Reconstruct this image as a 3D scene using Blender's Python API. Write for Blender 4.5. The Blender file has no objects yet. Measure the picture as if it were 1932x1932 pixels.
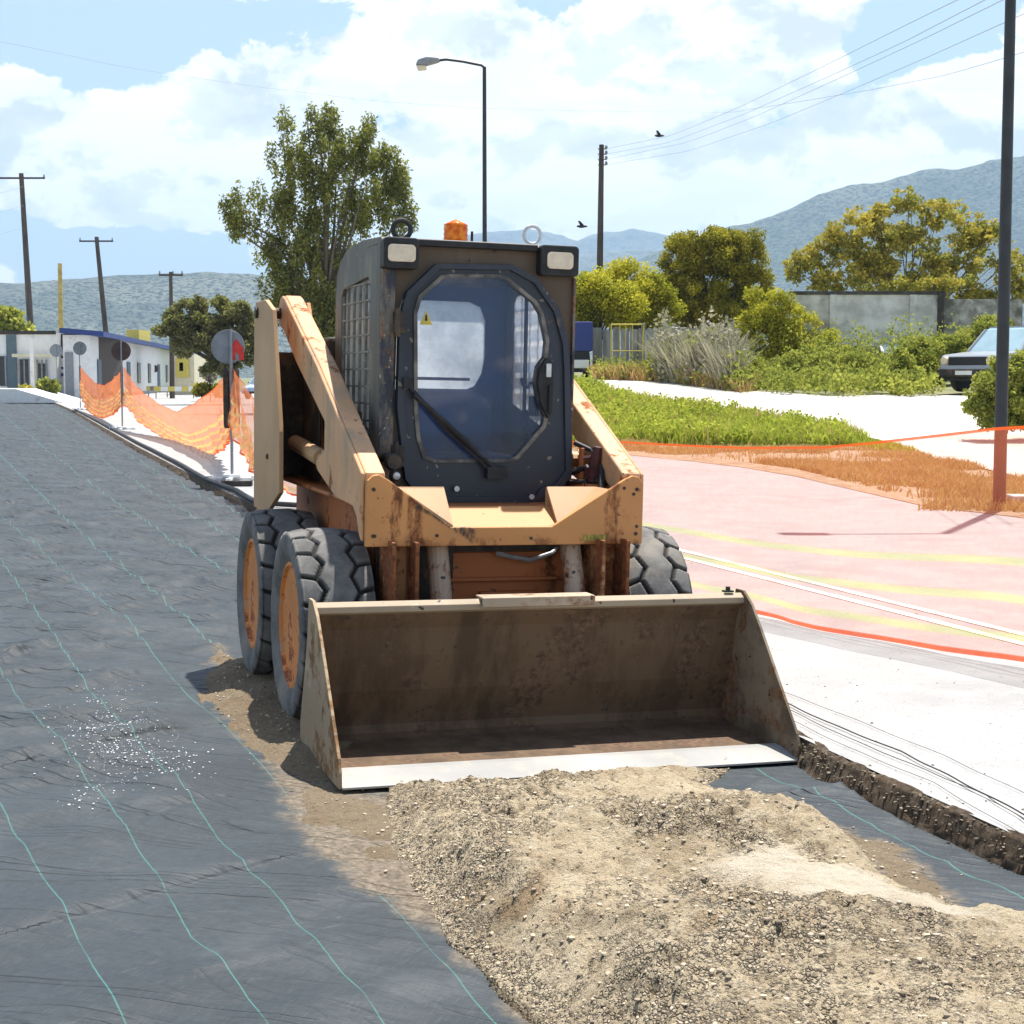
import bpy, bmesh, math, random
import numpy as np
from mathutils import Vector, Matrix, Euler
random.seed(7); rng = np.random.default_rng(7)
R = math.radians
scene = bpy.context.scene
COL = scene.collection

# ------------------------------------------------------------------ camera
CAM_H = 1.452; FP = 2952.0; PITCH = math.atan(255/FP)      # focal length in 1932-px units
cam = bpy.data.cameras.new('camera'); cam.sensor_width = 36; cam.lens = 36*FP/1932
cam.clip_start = .1; cam.clip_end = 40000
co = bpy.data.objects.new('camera', cam); COL.objects.link(co)
co.location = (0, 0, CAM_H); co.rotation_euler = (R(90)-PITCH, 0, 0); scene.camera = co
scene.view_settings.view_transform = 'Standard'; scene.view_settings.look = 'None'
scene.view_settings.gamma = 1; scene.view_settings.exposure = 1.02

SUN_EL, SUN_AZ = 71.0, 26.0
sd = Vector((math.sin(R(SUN_AZ))*math.cos(R(SUN_EL)), math.cos(R(SUN_AZ))*math.cos(R(SUN_EL)), math.sin(R(SUN_EL))))
sl = bpy.data.lights.new('sun', 'SUN'); sl.energy = 5.0; sl.angle = R(.55); sl.color = (1, .95, .87)
so = bpy.data.objects.new('sun', sl); COL.objects.link(so); so.rotation_euler = sd.to_track_quat('Z', 'Y').to_euler()

# ------------------------------------------------------------------ pixel -> direction (1932-px photo units)
def pdir(px, py):
    u = (px-966)/FP; v = (966-py)/FP
    return Vector((u, math.cos(PITCH)+v*math.sin(PITCH), -math.sin(PITCH)+v*math.cos(PITCH)))
def atY(px, py, Y):
    d = pdir(px, py); return Vector((0, 0, CAM_H))+d*(Y/d.y)
def atZ(px, py, z=0.0):
    d = pdir(px, py); return Vector((0, 0, CAM_H))+d*((z-CAM_H)/d.z)

# ------------------------------------------------------------------ world: sky with clouds
world = bpy.data.worlds.new('World'); scene.world = world; world.use_nodes = True
def build_world():
    nt = world.node_tree; N = nt.nodes; L = nt.links; N.clear()
    out = N.new('ShaderNodeOutputWorld'); bg = N.new('ShaderNodeBackground')
    sky = N.new('ShaderNodeTexSky'); sky.sky_type = 'NISHITA'; sky.sun_disc = False
    sky.sun_elevation = R(SUN_EL); sky.sun_rotation = R(SUN_AZ); sky.air_density = 1.0; sky.dust_density = 1.0
    tc = N.new('ShaderNodeTexCoord')
    def math_(op, a, b=None, c=None, clamp=False):
        n = N.new('ShaderNodeMath'); n.operation = op; n.use_clamp = clamp
        for i, x in enumerate((a, b, c)):
            if x is None: continue
            if isinstance(x, (int, float)): n.inputs[i].default_value = x
            else: L.new(x, n.inputs[i])
        return n.outputs[0]
    def noise(scale, detail, rough, off=(0, 0, 0), sc=(1, 1, 1), dist=0.0):
        mp = N.new('ShaderNodeMapping'); mp.inputs['Location'].default_value = off; mp.inputs['Scale'].default_value = sc
        L.new(tc.outputs['Generated'], mp.inputs['Vector'])
        n = N.new('ShaderNodeTexNoise'); n.inputs['Scale'].default_value = scale; n.inputs['Detail'].default_value = detail
        n.inputs['Roughness'].default_value = rough; n.inputs['Distortion'].default_value = dist
        L.new(mp.outputs[0], n.inputs['Vector']); return n.outputs['Fac']
    big = noise(11, 12, .60, (3, 1, 7), (1, 1, 1.45), .12); bigu = noise(11, 12, .60, (3, 1, 7.03), (1, 1, 1.45), .12)
    def blob(px, py, rx, ry, w):
        c = pdir(px, py).normalized(); k = FP
        mp = N.new('ShaderNodeVectorMath'); mp.operation = 'SUBTRACT'; L.new(tc.outputs['Generated'], mp.inputs[0]); mp.inputs[1].default_value = c
        m2 = N.new('ShaderNodeVectorMath'); m2.operation = 'MULTIPLY'; L.new(mp.outputs[0], m2.inputs[0]); m2.inputs[1].default_value = (k/rx, k/rx, k/ry)
        ln = N.new('ShaderNodeVectorMath'); ln.operation = 'LENGTH'; L.new(m2.outputs[0], ln.inputs[0])
        s = math_('SUBTRACT', 1.0, ln.outputs['Value'], clamp=True)
        return math_('MULTIPLY', s, w)
    blobs = [(150, 300, 330, 160, .9), (400, 230, 220, 170, .9), (330, 330, 460, 110, .7), (600, 150, 170, 120, .8), (820, 60, 260, 150, .8),
             (1000, 100, 200, 110, .7), (1340, 90, 300, 150, .9), (1150, 300, 520, 190, .85), (900, 330, 300, 190, .7),
             (1780, 240, 330, 140, .9), (1920, 140, 160, 150, .9), (1500, 330, 320, 90, .8),
             (250, 60, 520, 150, -.9), (1720, 110, 300, 90, -.55), (150, 480, 420, 90, -.45), (1480, 200, 150, 60, -.3), (700, 230, 130, 50, -.3), (1000, 250, 240, 40, -.25)]
    sx0 = N.new('ShaderNodeSeparateXYZ'); L.new(tc.outputs['Generated'], sx0.inputs[0]); e0 = N.new('ShaderNodeMapRange'); L.new(sx0.outputs[2], e0.inputs[0])
    for i_, v_ in zip((1, 2, 3, 4), (.25, .6, 1, 0)): e0.inputs[i_].default_value = v_
    el0 = e0.outputs[0]
    acc = None
    for b in blobs:
        v = blob(*b); acc = v if acc is None else math_('ADD', acc, v)
    dens = math_('ADD', math_('MULTIPLY', math_('SUBTRACT', big, .5), 3.0), math_('ADD', acc, math_('ADD', .05, math_('MULTIPLY', math_('SUBTRACT', el0, 1.0), .45))))
    mr = N.new('ShaderNodeMapRange'); mr.interpolation_type = 'SMOOTHSTEP'; L.new(dens, mr.inputs[0])
    mr.inputs[1].default_value = .0; mr.inputs[2].default_value = .11
    cloud = mr.outputs[0]
    # shading of the cloud mass
    sh = noise(14, 6, .55, (5, 9, 2.06), (1, 1, 2.0), .3)
    mr2 = N.new('ShaderNodeMapRange'); mr2.interpolation_type = 'SMOOTHSTEP'; L.new(sh, mr2.inputs[0]); mr2.inputs[1].default_value = .40; mr2.inputs[2].default_value = .60
    mr3 = N.new('ShaderNodeMapRange'); mr3.interpolation_type = 'SMOOTHSTEP'; L.new(math_('SUBTRACT', big, bigu), mr3.inputs[0]); mr3.inputs[1].default_value = -.075; mr3.inputs[2].default_value = .02
    lit = math_('MAXIMUM', math_('MULTIPLY', math_('ADD', mr3.outputs[0], math_('MULTIPLY', mr2.outputs[0], .6)), .72, clamp=True), 0.0)
    ccol = N.new('ShaderNodeMixRGB'); L.new(lit, ccol.inputs[0]); ccol.inputs[1].default_value = (.41, .445, .49, 1); ccol.inputs[2].default_value = (.72, .72, .715, 1)
    # clear sky, thinly veiled
    ms = N.new('ShaderNodeMixRGB'); ms.blend_type = 'MULTIPLY'; ms.inputs[0].default_value = 1; L.new(sky.outputs[0], ms.inputs[1]); ms.inputs[2].default_value = (.085, .085, .085, 1)
    sx = N.new('ShaderNodeSeparateXYZ'); L.new(tc.outputs['Generated'], sx.inputs[0])
    el = N.new('ShaderNodeMapRange'); el.interpolation_type = 'SMOOTHSTEP'; L.new(sx.outputs[2], el.inputs[0])
    for i_, v_ in zip((1, 2, 3, 4), (.18, .55, .75, .06)): el.inputs[i_].default_value = v_
    veil = N.new('ShaderNodeMixRGB'); L.new(el.outputs[0], veil.inputs[0]); L.new(ms.outputs[0], veil.inputs[1]); veil.inputs[2].default_value = (.30, .40, .465, 1)
    mx = N.new('ShaderNodeMixRGB'); L.new(cloud, mx.inputs[0]); L.new(veil.outputs[0], mx.inputs[1]); L.new(ccol.outputs[0], mx.inputs[2])
    # scale whole to Background strength .1
    sc = N.new('ShaderNodeMixRGB'); sc.blend_type = 'MULTIPLY'; sc.inputs[0].default_value = 1; L.new(mx.outputs[0], sc.inputs[1]); sc.inputs[2].default_value = (10, 10, 10, 1); sc.use_clamp = False
    L.new(sc.outputs[0], bg.inputs[0]); bg.inputs[1].default_value = .1
    L.new(bg.outputs[0], out.inputs['Surface'])
build_world()

# ------------------------------------------------------------------ material helpers
class NT:
    def __init__(s, name):
        s.m = bpy.data.materials.new(name); s.m.use_nodes = True; s.t = s.m.node_tree; s.N = s.t.nodes; s.L = s.t.links
        s.b = s.N['Principled BSDF']; s.out = s.N['Material Output']
    def coord(s, kind='Object', scale=(1, 1, 1), rot=(0, 0, 0)):
        tc = s.N.new('ShaderNodeTexCoord'); mp = s.N.new('ShaderNodeMapping'); mp.inputs['Scale'].default_value = scale; mp.inputs['Rotation'].default_value = rot
        s.L.new(tc.outputs[kind], mp.inputs[0]); return mp.outputs[0]
    def noise(s, scale, detail=5, rough=.55, sc=(1, 1, 1), kind='Object', dist=0, vec=None):
        n = s.N.new('ShaderNodeTexNoise'); n.inputs['Scale'].default_value = scale; n.inputs['Detail'].default_value = detail
        n.inputs['Roughness'].default_value = rough; n.inputs['Distortion'].default_value = dist
        s.L.new(vec if vec is not None else s.coord(kind, sc), n.inputs['Vector']); return n.outputs['Fac']
    def voro(s, scale, kind='Object', feature='F1', sc=(1, 1, 1)):
        n = s.N.new('ShaderNodeTexVoronoi'); n.inputs['Scale'].default_value = scale; n.feature = feature
        s.L.new(s.coord(kind, sc), n.inputs['Vector']); return n
    def rng(s, v, a, b, c=0., d=1., smooth=True):
        n = s.N.new('ShaderNodeMapRange'); s.L.new(v, n.inputs[0])
        if smooth: n.interpolation_type = 'SMOOTHSTEP'
        for i, x in zip((1, 2, 3, 4), (a, b, c, d)): n.inputs[i].default_value = x
        return n.outputs[0]
    def mix(s, f, a, b, mode='MIX'):
        n = s.N.new('ShaderNodeMixRGB'); n.blend_type = mode
        for i, x in enumerate((f, a, b)):
            if isinstance(x, (int, float)): n.inputs[i].default_value = x
            elif isinstance(x, tuple): n.inputs[i].default_value = (*x[:3], 1)
            else: s.L.new(x, n.inputs[i])
        return n.outputs[0]
    def math(s, op, a, b=None, clamp=False):
        n = s.N.new('ShaderNodeMath'); n.operation = op; n.use_clamp = clamp
        for i, x in enumerate((a, b)):
            if x is None: continue
            if isinstance(x, (int, float)): n.inputs[i].default_value = x
            else: s.L.new(x, n.inputs[i])
        return n.outputs[0]
    def base(s, c):
        if isinstance(c, tuple): s.b.inputs['Base Color'].default_value = (*c[:3], 1)
        else: s.L.new(c, s.b.inputs['Base Color'])
    def set(s, rough=None, metal=None, spec=None):
        for k, v in (('Roughness', rough), ('Metallic', metal), ('Specular IOR Level', spec)):
            if v is None: continue
            if isinstance(v, (int, float)): s.b.inputs[k].default_value = v
            else: s.L.new(v, s.b.inputs[k])
    def bump(s, h, strength=.4, dist=.01):
        n = s.N.new('ShaderNodeBump'); n.inputs['Strength'].default_value = strength; n.inputs['Distance'].default_value = dist
        s.L.new(h, n.inputs['Height']); s.L.new(n.outputs[0], s.b.inputs['Normal'])

def simple(name, c, rough=.6, metal=0, var=.25, scale=12, bump=.1, dirt=None, dirt_amt=.3, sc=(1, 1, 1), spec=.4):
    n = NT(name); f = n.noise(scale, 6, .6, sc)
    dark = tuple(x*(1-var) for x in c); light = tuple(min(1, x*(1+var)) for x in c)
    col = n.mix(n.rng(f, .3, .7), dark, light)
    if dirt:
        g = n.noise(scale*.35, 8, .65, sc); col = n.mix(n.rng(g, .62-dirt_amt*.4, .74-dirt_amt*.3), col, dirt)
    n.base(col); n.set(rough, metal, spec)
    if bump: n.bump(n.noise(scale*5, 4, .6, sc), bump, .004)
    return n.m

def paint(name, base, rust=(.16, .05, .018), amt=.45, dirt=(.28, .2, .13), damt=.35, chip=(.05, .045, .04), camt=.3, scale=1., rough=.6, streak=True, sheen=.35):
    n = NT(name)
    a = n.noise(3.2*scale, 9, .66, (1, 1, .45) if streak else (1, 1, 1)); b = n.noise(14*scale, 8, .7); c = n.noise(38*scale, 5, .7)
    fade = n.noise(1.7*scale, 4, .5)
    col = n.mix(n.rng(fade, .3, .7), tuple(x*.82 for x in base), tuple(min(1, x*1.12) for x in base))
    d = n.noise(5*scale, 8, .7, (1.3, 1, .35) if streak else (1, 1, 1))
    col = n.mix(n.rng(d, .66-.3*damt, .86-.3*damt, 0, .85), col, dirt)
    rm = n.math('ADD', n.math('MULTIPLY', a, .62), n.math('MULTIPLY', b, .38))
    rmask = n.rng(rm, .66-.26*amt, .70-.22*amt)
    rcol = n.mix(n.rng(c, .35, .65), rust, tuple(x*2.3 for x in rust))
    col = n.mix(rmask, col, rcol)
    ch = n.noise(26*scale, 3, .5); cm = n.rng(ch, .74-.18*camt, .76-.18*camt)
    col = n.mix(cm, col, chip)
    n.base(col); n.set(n.rng(rmask, 0, 1, rough, .92), 0, sheen)
    h = n.math('ADD', n.math('MULTIPLY', rmask, -.4), n.math('MULTIPLY', c, .5)); n.bump(h, .35, .003)
    return n.m

M = {}
M['tan'] = paint('tan_paint', (.62, .285, .10), rust=(.17, .055, .018), amt=.36, damt=.2, dirt=(.42, .30, .18), camt=.12)
M['tan_arm'] = paint('tan_arm_paint', (.63, .35, .18), rust=(.17, .06, .02), amt=.42, damt=.75, dirt=(.38, .27, .17), camt=.25)
M['step'] = paint('step_worn_steel', (.42, .33, .24), rust=(.15, .08, .04), amt=.5, damt=.5, camt=.3, streak=False)
M['tan_plain'] = paint('tan_paint_plain', (.50, .30, .155), rust=(.22, .09, .035), amt=.14, damt=.35, dirt=(.38, .28, .18), camt=.05)
M['tan_rust'] = paint('tan_paint_rusty', (.52, .27, .12), rust=(.13, .045, .017), amt=.78, damt=.3, camt=.2)
M['orange'] = paint('orange_paint', (.42, .14, .045), rust=(.10, .035, .014), amt=.5, damt=.35, dirt=(.25, .15, .09), camt=.2)
M['rim'] = paint('orange_rim', (.62, .22, .05), rust=(.17, .05, .02), amt=.55, damt=.45, dirt=(.36, .28, .2), camt=.1, streak=False, scale=2)
M['cab'] = paint('cab_charcoal', (.04, .042, .05), rust=(.10, .06, .035), amt=.36, damt=.55, dirt=(.15, .125, .10), camt=.1, chip=(.3, .27, .22), rough=.5)
M['cab_worn'] = paint('cab_post_worn', (.03, .034, .05), rust=(.13, .075, .045), amt=.7, damt=.8, dirt=(.24, .21, .17), camt=.5, chip=(.42, .37, .30), rough=.5, scale=1.6)
M['cabside'] = paint('cab_side_grey', (.12, .115, .10), rust=(.13, .09, .06), amt=.3, damt=.6, dirt=(.24, .21, .17), camt=.1, chip=(.3, .27, .22), rough=.6)
M['header'] = paint('cab_header_brown', (.12, .082, .056), rust=(.10, .05, .025), amt=.3, damt=.5, dirt=(.17, .125, .09), camt=.15, chip=(.03, .03, .03))
M['door'] = paint('door_navy', (.026, .032, .050), rust=(.08, .06, .05), amt=.25, damt=.45, dirt=(.075, .075, .078), camt=.35, chip=(.22, .19, .15), rough=.42, sheen=.4)
M['bucket'] = paint('bucket_steel_rusty', (.082, .050, .028), rust=(.070, .042, .026), amt=.58, damt=.9, dirt=(.14, .088, .05), camt=.25, chip=(.05, .04, .03), streak=True, rough=.8)
M['bucket_side'] = paint('bucket_side_dusty', (.34, .25, .155), rust=(.13, .07, .03), amt=.62, damt=.4, dirt=(.45, .38, .29), camt=.15, streak=False, rough=.8)
M['rail_dusty'] = paint('bucket_rail_dusty', (.33, .26, .18), rust=(.2, .11, .05), amt=.2, damt=.4, dirt=(.55, .48, .38), camt=.2, streak=False, rough=.7)
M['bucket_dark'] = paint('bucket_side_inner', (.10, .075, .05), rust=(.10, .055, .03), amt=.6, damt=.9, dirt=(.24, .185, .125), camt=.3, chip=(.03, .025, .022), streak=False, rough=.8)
M['guard'] = simple('dusty_guard', (.25, .235, .20), .8, var=.3, scale=20)
M['seal'] = simple('dusty_seal', (.085, .08, .075), .7, var=.4, scale=20, dirt=(.22, .2, .17), dirt_amt=.4)
M['wire'] = simple('wire_grey', (.22, .25, .29), .6, var=.1)
M['bare'] = paint('bare_scraped_steel', (.34, .335, .32), rust=(.26, .2, .14), amt=.3, damt=.5, dirt=(.40, .36, .30), camt=.05, chip=(.2, .18, .16), streak=False, rough=.45)
M['rod'] = paint('cylinder_steel', (.40, .30, .22), rust=(.12, .045, .02), amt=.6, damt=.4, camt=.4, chip=(.03, .03, .03))
M['black'] = simple('black_rubber', (.018, .018, .02), .6, var=.4, scale=20)
M['darkmetal'] = simple('dark_grimy_metal', (.035, .03, .027), .7, var=.5, scale=18, dirt=(.10, .07, .045), dirt_amt=.3)
M['navy'] = simple('navy_interior', (.055, .085, .20), .55, var=.12, scale=6, bump=.05)
M['lens'] = simple('lamp_lens', (.72, .60, .46), .25, var=.1, scale=30)
M['chrome'] = simple('galvanised', (.55, .56, .57), .4, .5, var=.15, scale=25)
M['grey'] = simple('grey_metal', (.24, .25, .27), .5, .2, var=.15, scale=10)
M['darkpole'] = simple('dark_painted_pole', (.03, .033, .036), .5, .1, var=.25, scale=4)
M['white'] = simple('white_paint', (.75, .75, .74), .6, var=.06, scale=4, dirt=(.55, .53, .5), dirt_amt=.15)
M['cream'] = simple('cream_paint', (.66, .60, .42), .7, var=.08, scale=3)
M['yellow'] = simple('yellow_paint', (.62, .50, .10), .6, var=.12, scale=8)
M['yellowwood'] = simple('yellow_pole_paint', (.50, .38, .12), .8, var=.3, scale=3)
M['wood'] = simple('weathered_wood_pole', (.085, .068, .058), .9, var=.35, scale=5, sc=(1, 1, .15))
M['winddark'] = simple('window_dark', (.03, .035, .04), .2, var=.2, scale=2, bump=0)
M['teal'] = simple('slate_column', (.10, .145, .17), .7, var=.1)
M['brownfascia'] = simple('brown_fascia', (.055, .038, .03), .7, var=.2)
M['blueroof'] = simple('blue_metal_roof', (.02, .045, .19), .5, var=.1, sc=(3, 1, 1))
M['bluebox'] = simple('blue_box_paint', (.025, .045, .20), .5, var=.1, scale=3)
M['red'] = simple('red_sheet', (.55, .04, .03), .6, var=.15)
M['signback'] = simple('sign_back_grey', (.20, .22, .25), .5, .1, var=.2, scale=6)
M['signbrown'] = simple('sign_back_brown', (.07, .04, .035), .6, .1, var=.2, scale=6)
M['carwhite'] = simple('car_paint_silver', (.55, .58, .60), .25, .2, var=.04, scale=3, bump=0)
M['carglass'] = simple('car_glass', (.12, .17, .20), .08, 0, var=.1, scale=2, bump=0, spec=.9)
M['suvglass'] = simple('windscreen_glass', (.28, .40, .45), .1, 0, var=.1, scale=2, bump=0, spec=.9)
M['concrete'] = simple('old_concrete', (.56, .56, .53), .9, var=.28, scale=1.6, dirt=(.20, .20, .185), dirt_amt=.3, bump=.3)
M['amber'] = None
def mk_amber():
    n = NT('amber_plastic'); n.base(n.mix(n.rng(n.noise(40, 3), .35, .65), (.75, .12, .005), (1, .33, .03))); n.set(.18, 0, .5)
    n.b.inputs['Transmission Weight'].default_value = .3; n.b.inputs['IOR'].default_value = 1.3; return n.m
M['amber'] = mk_amber()
def mk_glass(name, tint, film, filmamt, rough=.03, back=False):
    n = NT(name); tr = n.N.new('ShaderNodeBsdfTransparent'); tr.inputs[0].default_value = (*tint, 1)
    gl = n.N.new('ShaderNodeBsdfGlossy'); gl.inputs['Roughness'].default_value = rough
    df = n.N.new('ShaderNodeBsdfTranslucent' if back else 'ShaderNodeBsdfDiffuse'); df.inputs[0].default_value = (*film, 1)
    lw = n.N.new('ShaderNodeFresnel'); lw.inputs[0].default_value = 1.5
    m1 = n.N.new('ShaderNodeMixShader'); n.L.new(lw.outputs[0], m1.inputs[0]); n.L.new(tr.outputs[0], m1.inputs[1]); n.L.new(gl.outputs[0], m1.inputs[2])
    f = n.rng(n.noise(4, 6, .7), .3, .75, filmamt*.5, filmamt*1.3)
    m2 = n.N.new('ShaderNodeMixShader'); n.L.new(f, m2.inputs[0]); n.L.new(m1.outputs[0], m2.inputs[1]); n.L.new(df.outputs[0], m2.inputs[2])
    n.L.new(m2.outputs[0], n.out.inputs[0]); return n.m
M['doorglass'] = mk_glass('door_glass', (.92, .95, 1.0), (.07, .13, .34), .17)
M['dustglass'] = mk_glass('dusty_glass', (.93, .95, .95), (.93, .94, .92), .92, back=True)

def mk_tyre():
    n = NT('tyre_rubber'); at = n.N.new('ShaderNodeAttribute'); at.attribute_name = 'groove'
    f = n.noise(9, 8, .7); c = n.mix(n.rng(f, .3, .7), (.085, .082, .08), (.19, .185, .175))
    d = n.noise(3, 5, .6); c = n.mix(n.rng(d, .5, .75, 0, .5), c, (.30, .26, .2))
    c = n.mix(at.outputs['Fac'], c, (.020, .019, .018)); n.base(c); n.set(.85, 0, .25); n.bump(n.noise(60, 3), .3, .003); return n.m
M['tyre'] = mk_tyre()

def mk_fabric():
    n = NT('woven_ground_fabric')
    uv = n.N.new('ShaderNodeUVMap'); uv.uv_map = 'UVMap'; sep = n.N.new('ShaderNodeSeparateXYZ'); n.L.new(uv.outputs[0], sep.inputs[0])
    u = sep.outputs[0]
    fr = n.math('ABSOLUTE', n.math('SUBTRACT', u, n.math('ROUND', u)))
    line = n.rng(fr, .0045, .0085, 1, 0)
    brk = n.rng(n.noise(2.2, 5, .6), .36, .48, .45, 1); line = n.math('MULTIPLY', line, brk)
    cv = n.coord('Object', (1, 1, 1), (0, 0, R(19)))        # y now runs along the trench
    def aniso(scale, sx, sy, detail, rough=.5, dist=0):
        mp = n.N.new('ShaderNodeMapping'); mp.inputs['Scale'].default_value = (sx, sy, 1); mp.inputs['Rotation'].default_value = (0, 0, R(-9)); n.L.new(cv, mp.inputs[0]); return n.noise(scale, detail, rough, vec=mp.outputs[0], dist=dist)
    a = n.noise(1.3, 7, .6); weft = aniso(90, .25, 2.2, 3, .6); warp = aniso(160, 2.5, .12, 2, .6)
    col = n.mix(n.rng(a, .3, .7), (.032, .039, .045), (.050, .060, .067))
    col = n.mix(n.rng(weft, .35, .7, 0, .5), col, (.018, .026, .032)); col = n.mix(n.rng(warp, .5, .75, 0, .4), col, (.085, .105, .118))
    dust = n.noise(2.6, 8, .68); col = n.mix(n.rng(dust, .52, .78, 0, .35), col, (.12, .125, .12))
    # pleats: steps across contours of stretched noise
    h = None; crease_shade = None
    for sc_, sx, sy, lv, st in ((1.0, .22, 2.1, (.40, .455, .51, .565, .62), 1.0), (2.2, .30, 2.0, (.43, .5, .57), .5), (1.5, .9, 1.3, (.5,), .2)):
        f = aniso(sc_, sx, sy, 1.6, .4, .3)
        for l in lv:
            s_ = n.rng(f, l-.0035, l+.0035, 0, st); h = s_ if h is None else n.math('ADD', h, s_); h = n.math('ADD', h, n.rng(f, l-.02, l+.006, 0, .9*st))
            c_ = n.math('MULTIPLY', n.rng(n.math('ABSOLUTE', n.math('SUBTRACT', f, l)), .0, .0042, 1, 0), st); c_ = n.math('MULTIPLY', c_, .35); crease_shade = c_ if crease_shade is None else n.math('MAXIMUM', crease_shade, c_)
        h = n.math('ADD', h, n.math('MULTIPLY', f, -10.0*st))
    cm = n.rng(n.noise(.9, 3, .5), .38, .58); crease_shade = n.math('MULTIPLY', crease_shade, cm)
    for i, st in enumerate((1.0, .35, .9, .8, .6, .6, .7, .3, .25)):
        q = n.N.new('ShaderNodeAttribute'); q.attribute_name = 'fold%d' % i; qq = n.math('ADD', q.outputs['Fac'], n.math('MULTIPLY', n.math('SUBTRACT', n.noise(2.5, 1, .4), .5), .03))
        h = n.math('ADD', h, n.rng(qq, -.020, .010, 0, 1.15*st)); crease_shade = n.math('MAXIMUM', crease_shade, n.math('MULTIPLY', n.rng(n.math('ABSOLUTE', n.math('ADD', qq, .004)), .0, .012, 1, 0), st*.55))
    col = n.mix(n.math('MULTIPLY', crease_shade, .24), col, (.012, .016, .020))  # fold shade painted into the base colour along the creases
    at = n.N.new('ShaderNodeAttribute'); at.attribute_name = 'dust'; dn = n.rng(n.math('ADD', at.outputs['Fac'], n.math('MULTIPLY', n.math('SUBTRACT', n.noise(5, 9, .68), .5), 1.5)), .42, .85, 0, .85)
    col = n.mix(line, col, (.050, .150, .138)); col = n.mix(dn, col, n.mix(n.rng(n.noise(45, 5, .7), .35, .65), (.10, .078, .055), (.23, .185, .135))); n.base(col); n.set(n.rng(dn, 0, 1, .6, .95), 0, .22)
    hh = n.math('ADD', n.math('MULTIPLY', h, .55), n.math('ADD', n.math('MULTIPLY', weft, .12), n.math('MULTIPLY', n.noise(7, 5, .55, (.6, 1.4, 1)), .9))); n.bump(hh, .75, .016)
    return n.m
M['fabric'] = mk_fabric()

def mk_ground(name, cols, scales, bumps=(.4, .01), speck=None):
    n = NT(name); col = cols[0]
    for i, (c, s) in enumerate(zip(cols[1:], scales)):
        f = n.noise(s, 8, .65, kind='Object'); col = n.mix(n.rng(f, .42, .62, 0, .8), col, c)
    if speck:
        v = n.voro(speck[1]); sp = n.rng(v.outputs['Distance'], .14, .34, 1, 0); k = n.rng(n.noise(speck[1]*.35, 3), .48, .56)
        col = n.mix(n.math('MULTIPLY', sp, k), col, speck[0])
    n.base(col); n.set(.93, 0, .2)
    n.bump(n.math('ADD', n.noise(scales[-1]*2, 6, .7), n.noise(scales[-1]*14, 3, .7)), *bumps); return n.m
M['road'] = mk_ground('pale_concrete_road', ((.315, .31, .305), (.265, .265, .265), (.35, .345, .335)), (.5, 3.), (.25, .006), ((.2, .2, .2), 60))
M['path'] = mk_ground('pale_dirt_path', ((.50, .47, .42), (.40, .37, .32), (.56, .54, .50)), (.25, 1.6), (.3, .02))
M['dirt'] = mk_ground('dry_dirt', ((.33, .25, .16), (.22, .16, .09), (.42, .34, .24)), (1.2, 8.), (.6, .03))
M['earth'] = mk_ground('field_ground', ((.16, .17, .08), (.24, .21, .13), (.10, .13, .05)), (.1, .9), (.5, .05))
def mk_sand():
    n = NT('sandy_gravel')
    def att(k): q = n.N.new('ShaderNodeAttribute'); q.attribute_name = k; return q.outputs['Fac']
    co, pa = att('coarse'), att('pale'); sp_ = att('spill')
    col = n.mix(n.rng(n.noise(2.2, 8, .65), .35, .65), (.43, .335, .215), (.66, .54, .365)); col = n.mix(n.rng(n.noise(13, 7, .7), .45, .65, 0, .7), col, (.64, .545, .39))
    col = n.mix(n.rng(n.noise(3.1, 5, .6), .58, .70, 0, .5), col, (.42, .24, .11))
    col = n.mix(n.rng(n.noise(30, 6, .75), .52, .66, 0, .6), col, (.12, .09, .06))
    col = n.mix(n.rng(n.noise(70, 5, .75), .56, .66, 0, .7), col, (.09, .07, .05))
    v = n.voro(115); w = n.N.new('ShaderNodeTexVoronoi'); w.feature = 'DISTANCE_TO_EDGE'; w.inputs['Scale'].default_value = 115; n.L.new(n.coord('Object'), w.inputs['Vector'])
    sv = n.N.new('ShaderNodeSeparateColor'); n.L.new(v.outputs['Color'], sv.inputs[0])
    gcol = n.mix(sv.outputs[0], (.24, .19, .13), (.72, .61, .45)); gcol = n.mix(n.rng(w.outputs['Distance'], .02, .16, .8, 0), gcol, (.06, .048, .036))  # gaps between grains coloured dark, painting in the shade of pits
    gm = n.math('MULTIPLY', n.rng(n.math('ADD', co, n.math('MULTIPLY', n.math('SUBTRACT', n.noise(9, 8, .78), .5), 2.6)), .42, .72), .85)
    gm = n.math('MULTIPLY', gm, n.rng(sv.outputs[1], .25, .4)); col = n.mix(gm, col, gcol)
    col = n.mix(n.math('MULTIPLY', pa, n.rng(n.noise(9, 6, .7), .3, .6, .5, 1)), col, (.68, .60, .47))
    col = n.mix(n.math('MULTIPLY', sp_, .72), col, (.17, .125, .08))
    n.base(col); n.set(.95, 0, .15)
    h = n.math('ADD', n.math('ADD', n.noise(28, 7, .75), n.math('MULTIPLY', n.noise(150, 4, .7), .5)), n.math('MULTIPLY', n.math('MULTIPLY', gm, n.rng(w.outputs['Distance'], 0, .3)), 1.0))
    n.bump(h, 1., .028); return n.m
M['sand'] = mk_sand()
M['soil'] = mk_ground('brown_cut_soil', ((.16, .11, .07), (.08, .06, .045), (.27, .21, .15)), (8., 40.), (1., .02))
M['marking'] = simple('road_marking_white', (.72, .72, .70), .8, var=.1, scale=10, dirt=(.45, .44, .43), dirt_amt=.35)
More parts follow.
